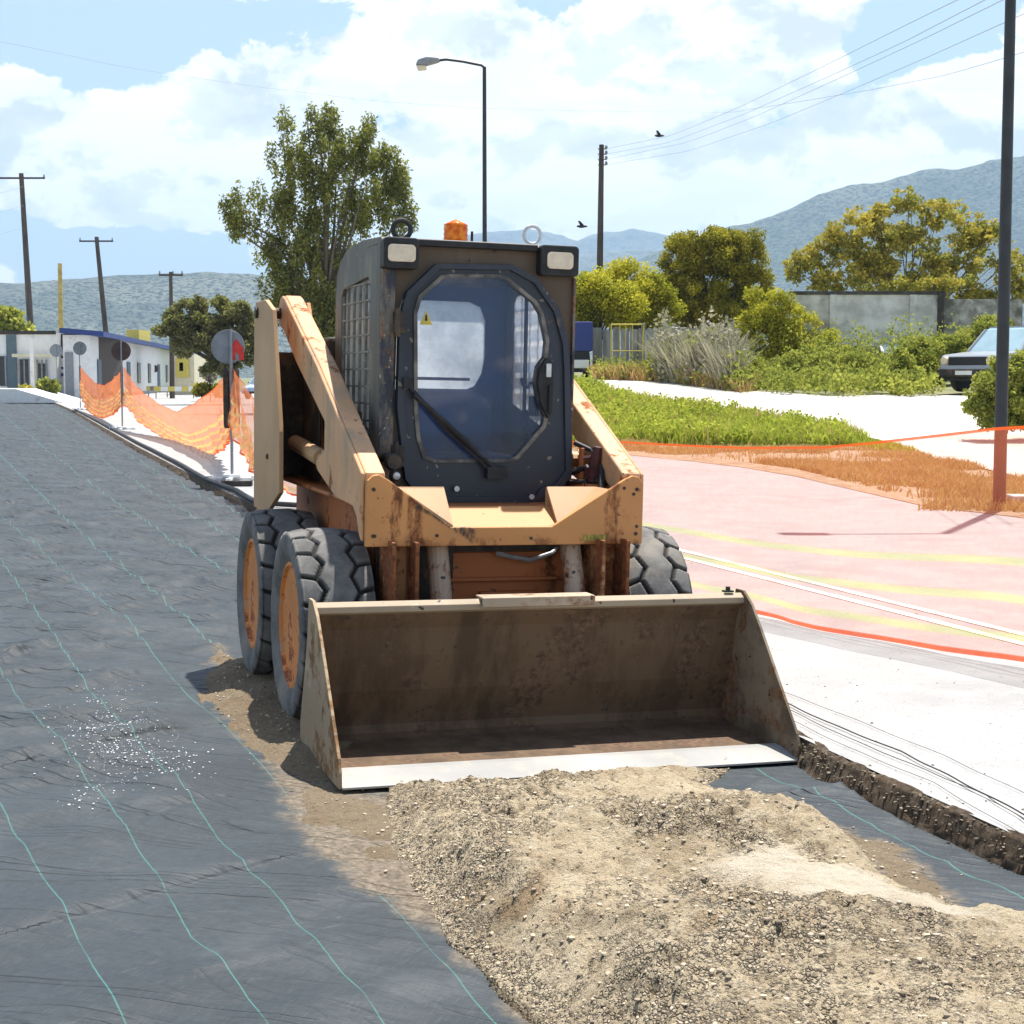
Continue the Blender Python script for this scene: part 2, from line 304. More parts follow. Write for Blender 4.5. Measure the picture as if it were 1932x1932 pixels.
def mk_stone():
    n = NT('loose_stone'); at = n.N.new('ShaderNodeAttribute'); at.attribute_name = 'hue'
    c = n.mix(at.outputs['Fac'], (.16, .13, .095), (.60, .50, .37)); n.base(c); n.set(.9, 0, .2); n.bump(n.noise(90, 3), .4, .002); return n.m
M['stone'] = mk_stone()
def mk_leaf(name, c0, c1, trans=.35):
    n = NT(name); at = n.N.new('ShaderNodeAttribute'); at.attribute_name = 'hue'
    c = n.mix(at.outputs['Fac'], c0, c1)
    df = n.N.new('ShaderNodeBsdfDiffuse'); n.L.new(c, df.inputs[0]); tl = n.N.new('ShaderNodeBsdfTranslucent'); n.L.new(n.mix(.4, c, (.38, .46, .06), 'MIX'), tl.inputs[0])
    ms = n.N.new('ShaderNodeMixShader'); ms.inputs[0].default_value = trans; n.L.new(df.outputs[0], ms.inputs[1]); n.L.new(tl.outputs[0], ms.inputs[2])
    n.L.new(ms.outputs[0], n.out.inputs[0]); return n.m
M['euc'] = mk_leaf('eucalyptus_leaf', (.055, .062, .025), (.40, .385, .10))
M['olive'] = mk_leaf('olive_leaf', (.08, .08, .04), (.28, .25, .11))
M['dkgreen'] = mk_leaf('dark_leaf', (.045, .055, .015), (.60, .49, .05))
M['yelgreen'] = mk_leaf('yellow_green_leaf', (.13, .15, .02), (.78, .68, .06), .4)
M['figleaf'] = mk_leaf('autumn_leaf', (.12, .17, .05), (.70, .52, .09), .35)
M['bushleaf'] = mk_leaf('fresh_bush_leaf', (.08, .11, .03), (.50, .49, .10), .4)
M['dryreed'] = mk_leaf('dry_reed', (.20, .19, .15), (.50, .45, .35), .2)
M['grass'] = mk_leaf('grass_blade', (.17, .22, .03), (.58, .60, .09), .4)
M['drygrass'] = mk_leaf('dry_grass_blade', (.40, .22, .09), (.64, .44, .22), .3)
M['bark'] = simple('tree_bark', (.10, .08, .06), .95, var=.4, scale=4, sc=(1, 1, .2), bump=.6)
M['palebark'] = simple('pale_bark', (.16, .13, .10), .9, var=.3, scale=3, sc=(1, 1, .2), bump=.4)

def mk_net(name='orange_safety_net', bands=((.43, .022), (.27, .024), (.10, .024)), base=.20, ga=.18, yc=(.78, .72, .16), oc=(.98, .22, .08)):
    n = NT(name); uv = n.N.new('ShaderNodeUVMap'); uv.uv_map = 'UVMap'; sep = n.N.new('ShaderNodeSeparateXYZ'); n.L.new(uv.outputs[0], sep.inputs[0])
    u, v = sep.outputs[0], sep.outputs[1]
    band = None
    for c, w in bands:
        d = n.rng(n.math('ABSOLUTE', n.math('SUBTRACT', v, c)), w*.35, w*1.25, 1, 0); band = d if band is None else n.math('ADD', band, d, True)
    edge = n.math('ADD', n.rng(v, .984, .99), n.rng(v, .020, .028, 1, 0), True)
    def grid(x, k, w):
        y = n.math('FRACT', n.math('MULTIPLY', x, k)); return n.rng(n.math('ABSOLUTE', n.math('SUBTRACT', y, .5)), w, w+.08, 1, 0)
    g = n.noise(26, 4, .7, kind='UV'); al = n.math('ADD', n.math('MULTIPLY', g, ga), base); al = n.math('ADD', al, n.math('MULTIPLY', n.noise(3, 5, .6), .06)); al = n.math('ADD', al, n.math('MULTIPLY', band, .27)); al = n.math('ADD', al, n.math('MULTIPLY', edge, .6), True)
    col = n.mix(band, oc, yc); col = n.mix(edge, col, (.95, .14, .03))
    at = n.N.new('ShaderNodeAttribute'); at.attribute_name = 'hue'; al = n.math('ADD', al, at.outputs['Fac'], True)
    df = n.N.new('ShaderNodeBsdfDiffuse'); n.L.new(col, df.inputs[0]); tl = n.N.new('ShaderNodeBsdfTranslucent'); n.L.new(col, tl.inputs[0])
    ms = n.N.new('ShaderNodeMixShader'); ms.inputs[0].default_value = .5; n.L.new(df.outputs[0], ms.inputs[1]); n.L.new(tl.outputs[0], ms.inputs[2])
    tr = n.N.new('ShaderNodeBsdfTransparent'); tr.inputs[0].default_value = (1, 1, 1, 1)
    m2 = n.N.new('ShaderNodeMixShader'); n.L.new(al, m2.inputs[0]); n.L.new(tr.outputs[0], m2.inputs[1]); n.L.new(ms.outputs[0], m2.inputs[2])
    n.L.new(m2.outputs[0], n.out.inputs[0]); return n.m
M['net'] = mk_net()
M['net_dense'] = mk_net('dense_orange_net', ((.47, .03), (.34, .03), (.21, .03), (.08, .03)), .42, .2, (1., .58, .22), (.98, .32, .14))
def mk_hill(name, c0, c1, c2, s):
    n = NT(name); a = n.noise(s, 9, .62); b = n.noise(s*22, 5, .65, (1, 1, 2))
    col = n.mix(n.rng(a, .38, .62), c0, c1); col = n.mix(n.rng(b, .49, .56, 0, .9), col, c2); n.base(col); n.set(1, 0, 0)
    n.bump(n.noise(s*3, 8, .7), 1, 40); return n.m
M['hill_near'] = mk_hill('scrub_hill', (.13, .16, .12), (.25, .26, .20), (.03, .045, .03), .006)
M['hill_right'] = mk_hill('scrub_mountain', (.12, .145, .08), (.20, .21, .14), (.03, .05, .03), .0045)
M['hill_far'] = mk_hill('far_mountain', (.12, .14, .10), (.16, .17, .13), (.08, .10, .07), .0015)

# ------------------------------------------------------------------ mesh helpers
class MB:
    def __init__(s): s.v = []; s.f = []
    def add(s, vs, fs):
        o = len(s.v); s.v += [tuple(v) for v in vs]; s.f += [tuple(i+o for i in f) for f in fs]
    def box(s, lo, hi, mat=None):
        x0, y0, z0 = lo; x1, y1, z1 = hi
        vs = [(x0, y0, z0), (x1, y0, z0), (x1, y1, z0), (x0, y1, z0), (x0, y0, z1), (x1, y0, z1), (x1, y1, z1), (x0, y1, z1)]
        if mat: vs = [mat @ Vector(v) for v in vs]
        s.add(vs, [(0, 3, 2, 1), (4, 5, 6, 7), (0, 1, 5, 4), (1, 2, 6, 5), (2, 3, 7, 6), (3, 0, 4, 7)]); return s
    def prism(s, poly, axis, a, b):
        n = len(poly)
        def P(p, t): return (t, p[0], p[1]) if axis == 'x' else (p[0], t, p[1]) if axis == 'y' else (p[0], p[1], t)
        s.add([P(p, a) for p in poly]+[P(p, b) for p in poly], [tuple(range(n))[::-1], tuple(range(n, 2*n))]+[(i, (i+1) % n, n+(i+1) % n, n+i) for i in range(n)]); return s
    def ring(s, outer, inner, axis, a, b, c=None, n=72):
        """plate with a hole; both outlines seen from the hole's centre"""
        if c is None: c = (sum(p[0] for p in inner)/len(inner), sum(p[1] for p in inner)/len(inner))
        angs = [2*math.pi*i/n for i in range(n)]+[math.atan2(p[1]-c[1], p[0]-c[0]) % (2*math.pi) for p in outer+inner]
        angs = sorted(set(round(t, 5) for t in angs))
        def hit(poly, t):
            dx, dy = math.cos(t), math.sin(t); best = None
            for i in range(len(poly)):
                ax, ay = poly[i][0]-c[0], poly[i][1]-c[1]; bx, by = poly[(i+1) % len(poly)][0]-c[0], poly[(i+1) % len(poly)][1]-c[1]
                ex, ey = bx-ax, by-ay; den = dx*ey-dy*ex
                if abs(den) < 1e-9: continue
                r = (ax*ey-ay*ex)/den; w = (ax*dy-ay*dx)/den
                if r > 0 and -1e-4 <= w <= 1+1e-4 and (best is None or r < best): best = r
            return (c[0]+dx*best, c[1]+dy*best)
        O = [hit(outer, t) for t in angs]; I = [hit(inner, t) for t in angs]; m = len(angs)
        def P(p, t): return (t, p[0], p[1]) if axis == 'x' else (p[0], t, p[1]) if axis == 'y' else (p[0], p[1], t)
        s.add([P(p, a) for p in O]+[P(p, a) for p in I]+[P(p, b) for p in O]+[P(p, b) for p in I],
              [f for i in range(m) for j in [(i+1) % m] for f in ((i, j, m+j, m+i), (2*m+j, 2*m+i, 3*m+i, 3*m+j), (j, i, 2*m+i, 2*m+j), (m+i, m+j, 3*m+j, 3*m+i))]); return s
    def tube(s, pts, r, seg=8, cap=True):
        pts = [Vector(p) for p in pts]; n = len(pts); rs = r if isinstance(r, (list, tuple)) else [r]*n; vs = []
        for i, p in enumerate(pts):
            t = (pts[min(i+1, n-1)]-pts[max(i-1, 0)]).normalized()
            ref = Vector((0, 0, 1)) if abs(t.z) < .9 else Vector((1, 0, 0)); a = t.cross(ref).normalized(); b = t.cross(a)
            vs += [p+(a*math.cos(2*math.pi*k/seg)+b*math.sin(2*math.pi*k/seg))*rs[i] for k in range(seg)]
        fs = [(i*seg+k, i*seg+(k+1) % seg, (i+1)*seg+(k+1) % seg, (i+1)*seg+k) for i in range(n-1) for k in range(seg)]
        if cap: fs += [tuple(range(seg))[::-1], tuple((n-1)*seg+k for k in range(seg))]
        s.add(vs, fs); return s
    def lathe(s, prof, axis='z', seg=24, c=(0, 0, 0)):
        vs = []; n = len(prof)
        for r, h in prof:
            for k in range(seg):
                a = 2*math.pi*k/seg; x, y = r*math.cos(a), r*math.sin(a)
                vs.append({'z': (c[0]+x, c[1]+y, c[2]+h), 'x': (c[0]+h, c[1]+x, c[2]+y), 'y': (c[0]+x, c[1]+h, c[2]+y)}[axis])
        fs = [(i*seg+k, i*seg+(k+1) % seg, (i+1)*seg+(k+1) % seg, (i+1)*seg+k) for i in range(n-1) for k in range(seg)]
        if prof[0][0] > 1e-4: fs.append(tuple(range(seg))[::-1])
        if prof[-1][0] > 1e-4: fs.append(tuple((n-1)*seg+k for k in range(seg)))
        s.add(vs, fs); return s
    def torus(s, c, R_, r, axis='y', seg=28, sub=8):
        vs = []
        for i in range(seg):
            a = 2*math.pi*i/seg
            for k in range(sub):
                b = 2*math.pi*k/sub; q = R_+r*math.cos(b); x, y, h = q*math.cos(a), q*math.sin(a), r*math.sin(b)
                vs.append((c[0]+x, c[1]+h, c[2]+y) if axis == 'y' else (c[0]+h, c[1]+x, c[2]+y) if axis == 'x' else (c[0]+x, c[1]+y, c[2]+h))
        s.add(vs, [(i*sub+k, ((i+1) % seg)*sub+k, ((i+1) % seg)*sub+(k+1) % sub, i*sub+(k+1) % sub) for i in range(seg) for k in range(sub)]); return s
    def build(s, name, mat, parent=None, bevel=0, smooth=False, off=None):
        me = bpy.data.meshes.new(name); vs = s.v if off is None else [tuple(Vector(v)-Vector(off)) for v in s.v]
        me.from_pydata(vs, [], s.f); me.update()
        bm = bmesh.new(); bm.from_mesh(me); bmesh.ops.recalc_face_normals(bm, faces=bm.faces); bm.to_mesh(me); bm.free()
        if smooth: me.shade_smooth() if hasattr(me, 'shade_smooth') else [setattr(p, 'use_smooth', True) for p in me.polygons]
        o = bpy.data.objects.new(name, me); me.materials.append(mat); COL.objects.link(o)
        if off is not None: o.location = off
        if parent is not None: o.parent = parent
        if bevel:
            b = o.modifiers.new('bevel', 'BEVEL'); b.width = bevel; b.segments = 2; b.limit_method = 'ANGLE'; b.angle_limit = R(35)
        return o
def tag(o, label=None, cat=None, group=None, kind=None):
    if label: o['label'] = label
    if cat: o['category'] = cat
    if group: o['group'] = group
    if kind: o['kind'] = kind
    return o
def empty(name, loc, rot=(0, 0, 0)):
    o = bpy.data.objects.new(name, None); o.empty_display_size = .2; COL.objects.link(o); o.location = loc; o.rotation_euler = rot; return o
def copy_tree(o, parent=None):
    c = o.copy(); COL.objects.link(c)
    if parent is not None: c.parent = parent
    for ch in list(o.children): copy_tree(ch, c)
    return c
def np_mesh(name, V, F, mat, attr=None, uv=None, smooth=True, parent=None):
    """V (n,3), F (m,k) numpy; attr = {name: per-vertex floats}; uv per vertex"""
    me = bpy.data.meshes.new(name); n, m, k = len(V), len(F), F.shape[1]
    me.vertices.add(n); me.vertices.foreach_set('co', np.asarray(V, dtype=np.float32).ravel())
    me.loops.add(m*k); me.loops.foreach_set('vertex_index', F.astype(np.int32).ravel())
    me.polygons.add(m); me.polygons.foreach_set('loop_start', np.arange(0, m*k, k, dtype=np.int32))
    try: me.polygons.foreach_set('loop_total', np.full(m, k, dtype=np.int32))
    except Exception: pass
    me.polygons.foreach_set('use_smooth', np.full(m, smooth, dtype=bool))
    me.update(calc_edges=True); me.validate()
    if uv is not None:
        l = me.uv_layers.new(name='UVMap'); l.data.foreach_set('uv', np.asarray(uv, dtype=np.float32)[F.ravel()].ravel())
    for an, av in (attr or {}).items():
        a = me.attributes.new(an, 'FLOAT', 'POINT'); a.data.foreach_set('value', np.asarray(av, dtype=np.float32))
    me.materials.append(mat); o = bpy.data.objects.new(name, me); COL.objects.link(o)
    if parent is not None: o.parent = parent
    return o
def grid_faces(nr, nc):
    i = np.arange(nr-1)[:, None]*nc+np.arange(nc-1)[None, :]; i = i.ravel()
    return np.stack([i, i+1, i+nc+1, i+nc], 1)
# value noise in numpy
def vnoise(x, y, seed=0):
    xi = np.floor(x).astype(np.int64); yi = np.floor(y).astype(np.int64); xf = x-xi; yf = y-yi
    def h(a, b):
        n = (a*374761393+b*668265263+seed*1442695041) & 0xffffffff; n = ((n ^ (n >> 13))*1274126177) & 0xffffffff; n = n ^ (n >> 16); return (n & 0xffff)/65535.0
    u = xf*xf*(3-2*xf); v = yf*yf*(3-2*yf)
    return (h(xi, yi)*(1-u)+h(xi+1, yi)*u)*(1-v)+(h(xi, yi+1)*(1-u)+h(xi+1, yi+1)*u)*v
def fbm(x, y, o=5, seed=0, g=.5):
    s = 0; a = 1; t = 0
    for i in range(o): s = s+a*vnoise(x*2**i+i*17.3, y*2**i+i*9.1, seed+i); t += a; a *= g
    return s/t

# ------------------------------------------------------------------ ground shapes
EDGE = np.array([(3.35, 0), (1.53, 4.55), (1.16, 5.60), (1.12, 5.85), (.82, 6.9), (.47, 8.0), (-2.72, 16.6), (-3.96, 20.3), (-7.37, 30.8), (-17.75, 63.6), (-26.0, 88.6)])
def edgeX(Y): return np.interp(Y, EDGE[:, 1], EDGE[:, 0])
YA = R(18.342); RO = R(1.265); MX, MY = -.148, 6.673
def fab_z(X, Y):
    xm = (X-MX)*math.cos(YA)+(Y-MY)*math.sin(YA); return np.clip(-.022*xm, -.045, .2)
def sstep(t): t = np.clip(t, 0, 1); return t*t*(3-2*t)
def terr(X, Y):
    X = np.asarray(X, dtype=float); Y = np.asarray(Y, dtype=float)
    rise = np.interp(Y, [0, 26, 31, 36, 42, 50, 70, 200, 2000], [0, 0, .10, .45, .95, 1.25, 1.55, 2.0, 4])
    fac = sstep((X+5)/7)
    und = .06*(fbm(X*.15, Y*.15, 3, 5)-.5)*sstep((Y-24)/10)
    return .08+rise*fac+und*fac
def atT(px, py, dz=0):
    """where the view ray of a pixel meets the terrain"""
    d = pdir(px, py); prev = 2.
    for Y in np.linspace(3, 400, 4000):
        p = Vector((0, 0, CAM_H))+d*(Y/d.y)
        if p.z < float(terr(p.x, Y))+dz:
            lo, hi = prev, Y
            for _ in range(20):
                m = (lo+hi)/2; q = Vector((0, 0, CAM_H))+d*(m/d.y)
                if q.z < float(terr(q.x, m))+dz: hi = m
                else: lo = m
            return q
        prev = Y
    return Vector((0, 0, CAM_H))+d*(300/d.y)

# base ground sheet
def build_ground():
    ys = np.concatenate([np.arange(-20, 0, 2.), np.arange(0, 80, .5), np.geomspace(80, 30000, 70)])
    xs = np.concatenate([-np.geomspace(40, 30000, 40)[::-1], np.arange(-39, 60, 1.), np.geomspace(60, 30000, 40)])
    X, Y = np.meshgrid(xs, ys); Z = terr(X, Y)-.06
    tr = (X < np.interp(Y, EDGE[:, 1], EDGE[:, 0])+.8) & (Y < 92) & (X > edgeX(np.clip(Y, 0, 92))-7.5); Z = np.where(tr, -.5, Z)
    o = np_mesh('ground', np.stack([X.ravel(), Y.ravel(), Z.ravel()], 1), grid_faces(len(ys), len(xs)), M['earth']); tag(o, kind='structure')
build_ground()

def patch(name, pts, mat, dz, step=1.0, kind='structure', zf=None, label=None, cat=None, side=0):
    bm = bmesh.new(); vs = [bm.verts.new((p[0], p[1], 0)) for p in pts]; bm.faces.new(vs)
    xs = [p[0] for p in pts]; ys = [p[1] for p in pts]
    for ax, lo, hi in ((0, min(xs), max(xs)), (1, min(ys), max(ys))):
        v = math.floor(lo)+step
        while v < hi:
            c = [0, 0, 0]; c[ax] = v; nrm = [0, 0, 0]; nrm[ax] = 1
            bmesh.ops.bisect_plane(bm, geom=bm.verts[:]+bm.edges[:]+bm.faces[:], plane_co=c, plane_no=nrm); v += step if v < 90 else step*4
    for v in bm.verts: v.co.z = float((zf or terr)(v.co.x, v.co.y))+dz
    bmesh.ops.recalc_face_normals(bm, faces=bm.faces)
    if sum(f.normal.z for f in bm.faces) < 0: bmesh.ops.reverse_faces(bm, faces=bm.faces)
    me = bpy.data.meshes.new(name); bm.to_mesh(me); bm.free(); me.materials.append(mat)
    for p in me.polygons: p.use_smooth = True
    o = bpy.data.objects.new(name, me); COL.objects.link(o); return tag(o, label, cat, kind=kind)
T2 = lambda px, py: (lambda q: (q.x, q.y))(atT(px, py))
# road: from the trench edge to the verge
edge_pts = [(float(edgeX(y)), y) for y in (0, 2, 4.55, 5.8, 6.9, 8, 12, 16.6, 20.3, 30.8, 45, 63.6, 88.6)]
road_right = [(-60, 90), (-30, 140), (-5, 150), (-6, 70), (-3.2, 45), (-1.0, 34)]+[T2(1100, 853), T2(1160, 853), T2(1300, 868), T2(1400, 880), T2(1500, 897), T2(1620, 925), T2(1750, 955), T2(1850, 966), T2(1932, 975)]+[(9, 13.5), (30, 9), (30, -3), (4, -3)]
patch('road', edge_pts+road_right, M['road'], 0, 2.0)
# dirt verge
patch('dirt_verge', [T2(1090, 838), T2(1300, 842), T2(1500, 846), T2(1640, 850), T2(1740, 862), T2(1850, 885), T2(1932, 905), (14, 20), (14, 12.5), (9, 13.5)]+[T2(1932, 978), T2(1850, 968), T2(1750, 957), T2(1620, 927), T2(1500, 899), T2(1400, 882), T2(1300, 870), T2(1160, 856), T2(1090, 854)], M['dirt'], .006)
patch('grass_verge', [T2(1085, 728), T2(1150, 745), T2(1250, 765), T2(1400, 782), T2(1500, 800), T2(1570, 812), T2(1660, 832), T2(1740, 861), T2(1640, 849), T2(1500, 845), T2(1300, 841), T2(1085, 837)], M['earth'], .008)
patch('path', [T2(1085, 714), T2(1250, 720), T2(1400, 738), T2(1560, 748), T2(1700, 745), T2(1850, 748), T2(1932, 745), (22, 42), (40, 40), (40, 15), (14, 20.2)]+[T2(1932, 903), T2(1850, 883), T2(1745, 860), T2(1662, 831), T2(1572, 811), T2(1500, 799), T2(1400, 781), T2(1250, 764), T2(1150, 744), T2(1085, 727)], M['path'], .010)

# painted double line
def strip(name, p0, p1, w, mat, dz, n=30):
    a = Vector(p0[:2]+(0,)) if isinstance(p0, tuple) else Vector((p0.x, p0.y, 0)); b = Vector((p1.x, p1.y, 0)); d = (b-a).normalized(); s = Vector((-d.y, d.x, 0))*w/2
    V = []; 
    for i in range(n+1):
        c = a+(b-a)*i/n
        for q in (c-s, c+s): V.append((q.x, q.y, float(terr(q.x, q.y))+dz))
    return np_mesh(name, np.array(V), grid_faces(n+1, 2), mat)
l0a, l0b = atZ(1290, 1040, .08), atZ(1932, 1198, .08); l1a, l1b = atZ(1290, 1053, .08), atZ(1932, 1216, .08)
for a, b in ((l0a, l0b), (l1a, l1b)):
    d = (b-a); a2 = a-d*1.6; b2 = b+d*.6
    o = strip('road_marking', a2, b2, .07, M['marking'], .004, 60); tag(o, kind='structure')

# trench side wall of cut soil
def trench_wall():
    ys = [1.0]
    while ys[-1] < 88: ys.append(ys[-1]+max(.012, ys[-1]*.004))
    ys = np.array(ys); cols = 14; V = []
    ex = edgeX(ys)
    top = .082+.014*(fbm(ys*14, ys*0, 4, 3)-.5)*2*np.clip(8/ys, .2, 1)
    for k in range(cols):
        t = k/(cols-1)
        x = ex-.055*t+.026*(fbm(ys*26, np.full_like(ys, t*3.2), 4, 8)-.5)*(.35+.8*t)+.012*(fbm(ys*3, np.full_like(ys, t), 2, 9)-.5) + (.02 if k == 0 else 0)
        bot = fab_z(ex-.05, ys)-.02
        z = top*(1-t)+bot*t + (.0 if k else .0)
        V.append(np.stack([x, ys, z], 1))
    # a crumbled lip lying on the road side
    lip = np.stack([ex+.05+.03*(fbm(ys*7, ys*0, 3, 12)-.5), ys, np.full_like(ys, .074)], 1)
    V = np.stack(V, 1).reshape(-1, 3)
    o = np_mesh('trench_wall', V, grid_faces(len(ys), cols), M['soil']); tag(o, kind='structure')
trench_wall()

# ------------------------------------------------------------------ fabric
LINES = [[(0, 1541), (75, 1669), (131, 1762), (225, 1932)],
         [(0, 1279), (75, 1387), (161, 1485), (240, 1582), (319, 1714), (360, 1785), (405, 1822), (491, 1932)],
         [(94, 1207), (161, 1305), (262, 1421), (349, 1511), (450, 1639), (506, 1695), (592, 1792), (704, 1912)],
         [(0, 979), (62, 1031), (125, 1091), (182, 1140), (221, 1171), (259, 1207), (319, 1279), (356, 1320), (424, 1376), (484, 1440), (536, 1500), (578, 1556), (700, 1690)],
         [(112, 976), (146, 1005), (187, 1044), (286, 1124), (403, 1223), (470, 1290)]]
def fabric():
    ys = [1.2]
    while ys[-1] < 89: ys.append(ys[-1]+(max(.007, ys[-1]*.0018) if 2.8 < ys[-1] < 8 else max(.02, ys[-1]*.0034)))
    ys = np.array(ys); nc = 400; w = np.linspace(-.03, 5.8, nc)
    Xk = []
    for L in LINES:
        P = np.array([[q.x, q.y] for q in (atZ(a, b, .01) for a, b in L)]); P = P[np.argsort(P[:, 1])]
        x = np.interp(ys, P[:, 1], P[:, 0])
        sN = (P[-1, 0]-P[0, 0])/(P[-1, 1]-P[0, 1]); lo, hi = ys < P[0, 1], ys > P[-1, 1]
        x[lo] = P[0, 0]+sN*(ys[lo]-P[0, 1]); s2 = sN*.55-.36*.45
        x[hi] = P[-1, 0]+s2*(ys[hi]-P[-1, 1])
        Xk.append(x)
    ex = edgeX(ys)
    # keep them ordered and end them with lines parallel to the trench edge
    g = ex-Xk[4]
    Xk.append(Xk[4]+g*.36); Xk.append(Xk[4]+g*.64); Xk.append(Xk[4]+g*.88); Xk.append(Xk[4]+g*1.3)
    d0 = Xk[1]-Xk[0]; Xk = [Xk[0]-d0*k for k in range(14, 0, -1)]+Xk
    Xk = np.array(Xk)
    for i in range(1, len(Xk)): Xk[i] = np.maximum(Xk[i], Xk[i-1]+.08)
    X = ex[:, None]-w[None, ::-1]; Y = np.repeat(ys[:, None], nc, 1); U = np.empty_like(X)
    kk = np.arange(len(Xk))
    for r in range(len(ys)): U[r] = np.interp(X[r], Xk[:, r], kk)
    # cross coordinate system: s along the run, t across
    s = Y*.96-X*.30; t = X*.93+Y*.36
    tilt = t*.42
    ridge = lambda a: 1-np.abs(2*a-1)
    w1 = fbm(t*.45+3, (s-tilt)*1.6, 3, 21); c1 = ridge(w1)**9
    w2 = fbm(t*.8, (s-tilt*.8)*2.7+4, 3, 33); c2 = ridge(w2)**8
    w3 = fbm(t*1.7+.3*s, (s)*3.4, 4, 44); c3 = ridge(w3)**5
    w4 = fbm(t*4+s, s*5, 4, 55)
    far = np.clip((Y-4.5)/6, 0, 1)
    mid = np.clip((Y-3.9)/1.5, 0, 1); Z = fab_z(X, Y)+.020*c1*(.15+.85*mid)+.016*c2*(.1+.9*mid)+.055*(fbm(t*.9+7, (s-tilt)*2.9, 2, 81)-.5)+(.004+.022*far)*c3+(.008+.022*far)*(w4-.5)+.03*(fbm(t*.5, s*.5, 2, 66)-.5)*far
    er = np.random.default_rng(5); EXTRA = []
    for k in range(80):
        yy = 960+(1560-960)*er.random()**1.2; x0 = er.uniform(-160, 380); ln = er.uniform(90, 330)*(.5+yy/1900); sl_ = -.12-.2*er.random(); EXTRA.append(((x0, yy), (x0+ln, yy+sl_*ln), er.uniform(.003, .009), er.uniform(.02, .05)))
    EXTRA = tuple(EXTRA)
    FQ = []
    # long straight folds seen across the near cloth
    for (ax, ay), (bx, by), hgt, wd in (((0, 1790), (574, 1631), .0085, .045), ((0, 1640), (560, 1480), .008, .03), ((0, 1474), (430, 1372), .010, .04), ((0, 1395), (300, 1330), .009, .04), ((60, 1330), (400, 1255), .008, .03), ((-20, 1262), (330, 1196), .008, .03), ((-20, 1205), (420, 1130), .008, .03), ((120, 1565), (420, 1520), .006, .03), ((300, 1880), (640, 1800), .004, .03))+EXTRA:
        a = atZ(ax, ay, .01); b = atZ(bx, by, .01); d = (b-a); L = d.length; d.normalize()
        al = (X-a.x)*d.x+(Y-a.y)*d.y; q = -(X-a.x)*d.y+(Y-a.y)*d.x+.07*(fbm(al*1.1, al*0, 1, 70)-.5)
        Z += hgt*1.5*np.exp(-((q-.04)/np.where(q < .04, .04, .11))**2)*sstep((L+.15-al)/.3)*sstep((al+.15)/.3)
        if len(FQ) < 9: FQ.append(np.clip(q, -.1, .1)+.1*np.sign(q)*(1-sstep((L+.1-al)/.25)*sstep((al+.1)/.25)))
    calm = np.ones_like(X); nr0 = (Y > 2.4) & (Y < 9); calm[nr0] = 1-.85*sstep((poly_sd(X[nr0], Y[nr0], foot)+.18)/.25); base_ = fab_z(X, Y); Z = base_+(Z-base_)*calm
    Z = np.where(w[None, ::-1] < .06, np.minimum(Z, fab_z(X, Y)+.004), Z)
    du = np.zeros_like(X); nr = (Y > 2.4) & (Y < 9); du[nr] = np.clip(np.maximum(sstep((poly_sd(X[nr], Y[nr], spill_l)+.16)/.34), sstep((poly_sd(X[nr], Y[nr], spill_r)+.10)/.25)), 0, 1)
    global FABG; FABG = (ys, w, Z)
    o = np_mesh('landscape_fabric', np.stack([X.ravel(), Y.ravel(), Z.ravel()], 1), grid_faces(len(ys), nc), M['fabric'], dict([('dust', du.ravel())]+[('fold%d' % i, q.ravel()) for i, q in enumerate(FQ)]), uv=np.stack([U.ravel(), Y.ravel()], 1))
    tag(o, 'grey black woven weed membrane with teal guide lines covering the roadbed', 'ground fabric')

# ------------------------------------------------------------------ gravel heap, spills and stones
def poly_sd(X, Y, P):
    inside = np.zeros(X.shape, bool); d = np.full(X.shape, 1e9); n = len(P)
    for i in range(n):
        ax, ay = P[i]; bx, by = P[(i+1) % n]
        cond = ((ay > Y) != (by > Y)) & (X < (bx-ax)*(Y-ay)/(by-ay+1e-12)+ax); inside ^= cond
        ex, ey = bx-ax, by-ay; t = np.clip(((X-ax)*ex+(Y-ay)*ey)/(ex*ex+ey*ey), 0, 1)
        d = np.minimum(d, np.hypot(X-ax-t*ex, Y-ay-t*ey))
    return np.where(inside, d, -d)
g2 = lambda px, py: (lambda q: (q.x, q.y))(atZ(px, py, 0))
def m2w(x, y, z=0):
    xx = x*math.cos(RO)+z*math.sin(RO); zz = z*math.cos(RO)-x*math.sin(RO)
    return (MX+xx*math.cos(YA)-y*math.sin(YA), MY+xx*math.sin(YA)+y*math.cos(YA), zz)
heap_poly = [g2(735, 1487), g2(728, 1545), g2(745, 1620), g2(775, 1700), g2(850, 1800), g2(1000, 1932), (.30, 2.6), (1.75, 2.6), (1.55, 3.5), g2(1880, 1790), g2(1720, 1700), g2(1560, 1590), g2(1440, 1520), g2(1330, 1480), m2w(.62, -1.19)[:2], m2w(-.45, -1.19)[:2]]
spill_l = [g2(405, 1225), g2(385, 1290), g2(425, 1390), g2(490, 1440), g2(510, 1530), g2(540, 1600), g2(640, 1690), g2(800, 1790), g2(980, 1945), (.2, 3.0), (.5, 4.5), m2w(-.2, -1.25)[:2], m2w(-.7, -1.2)[:2], m2w(-.45, 0)[:2], m2w(-.4, 1.7)[:2], m2w(-.8, 1.5)[:2]]
spill_r = [g2(1330, 1480), g2(1450, 1500), g2(1600, 1555), g2(1720, 1590), g2(1790, 1650), g2(1870, 1745), g2(1932, 1790), (1.45, 3.6), (.9, 4.0)]
foot = [m2w(-1.25, -1.35)[:2], m2w(1.25, -1.35)[:2], m2w(1.2, 1.7)[:2], m2w(-1.25, 1.7)[:2]]
gh = lambda a_, b_: (lambda q: (q.x, q.y))(atZ(a_, b_, .06))
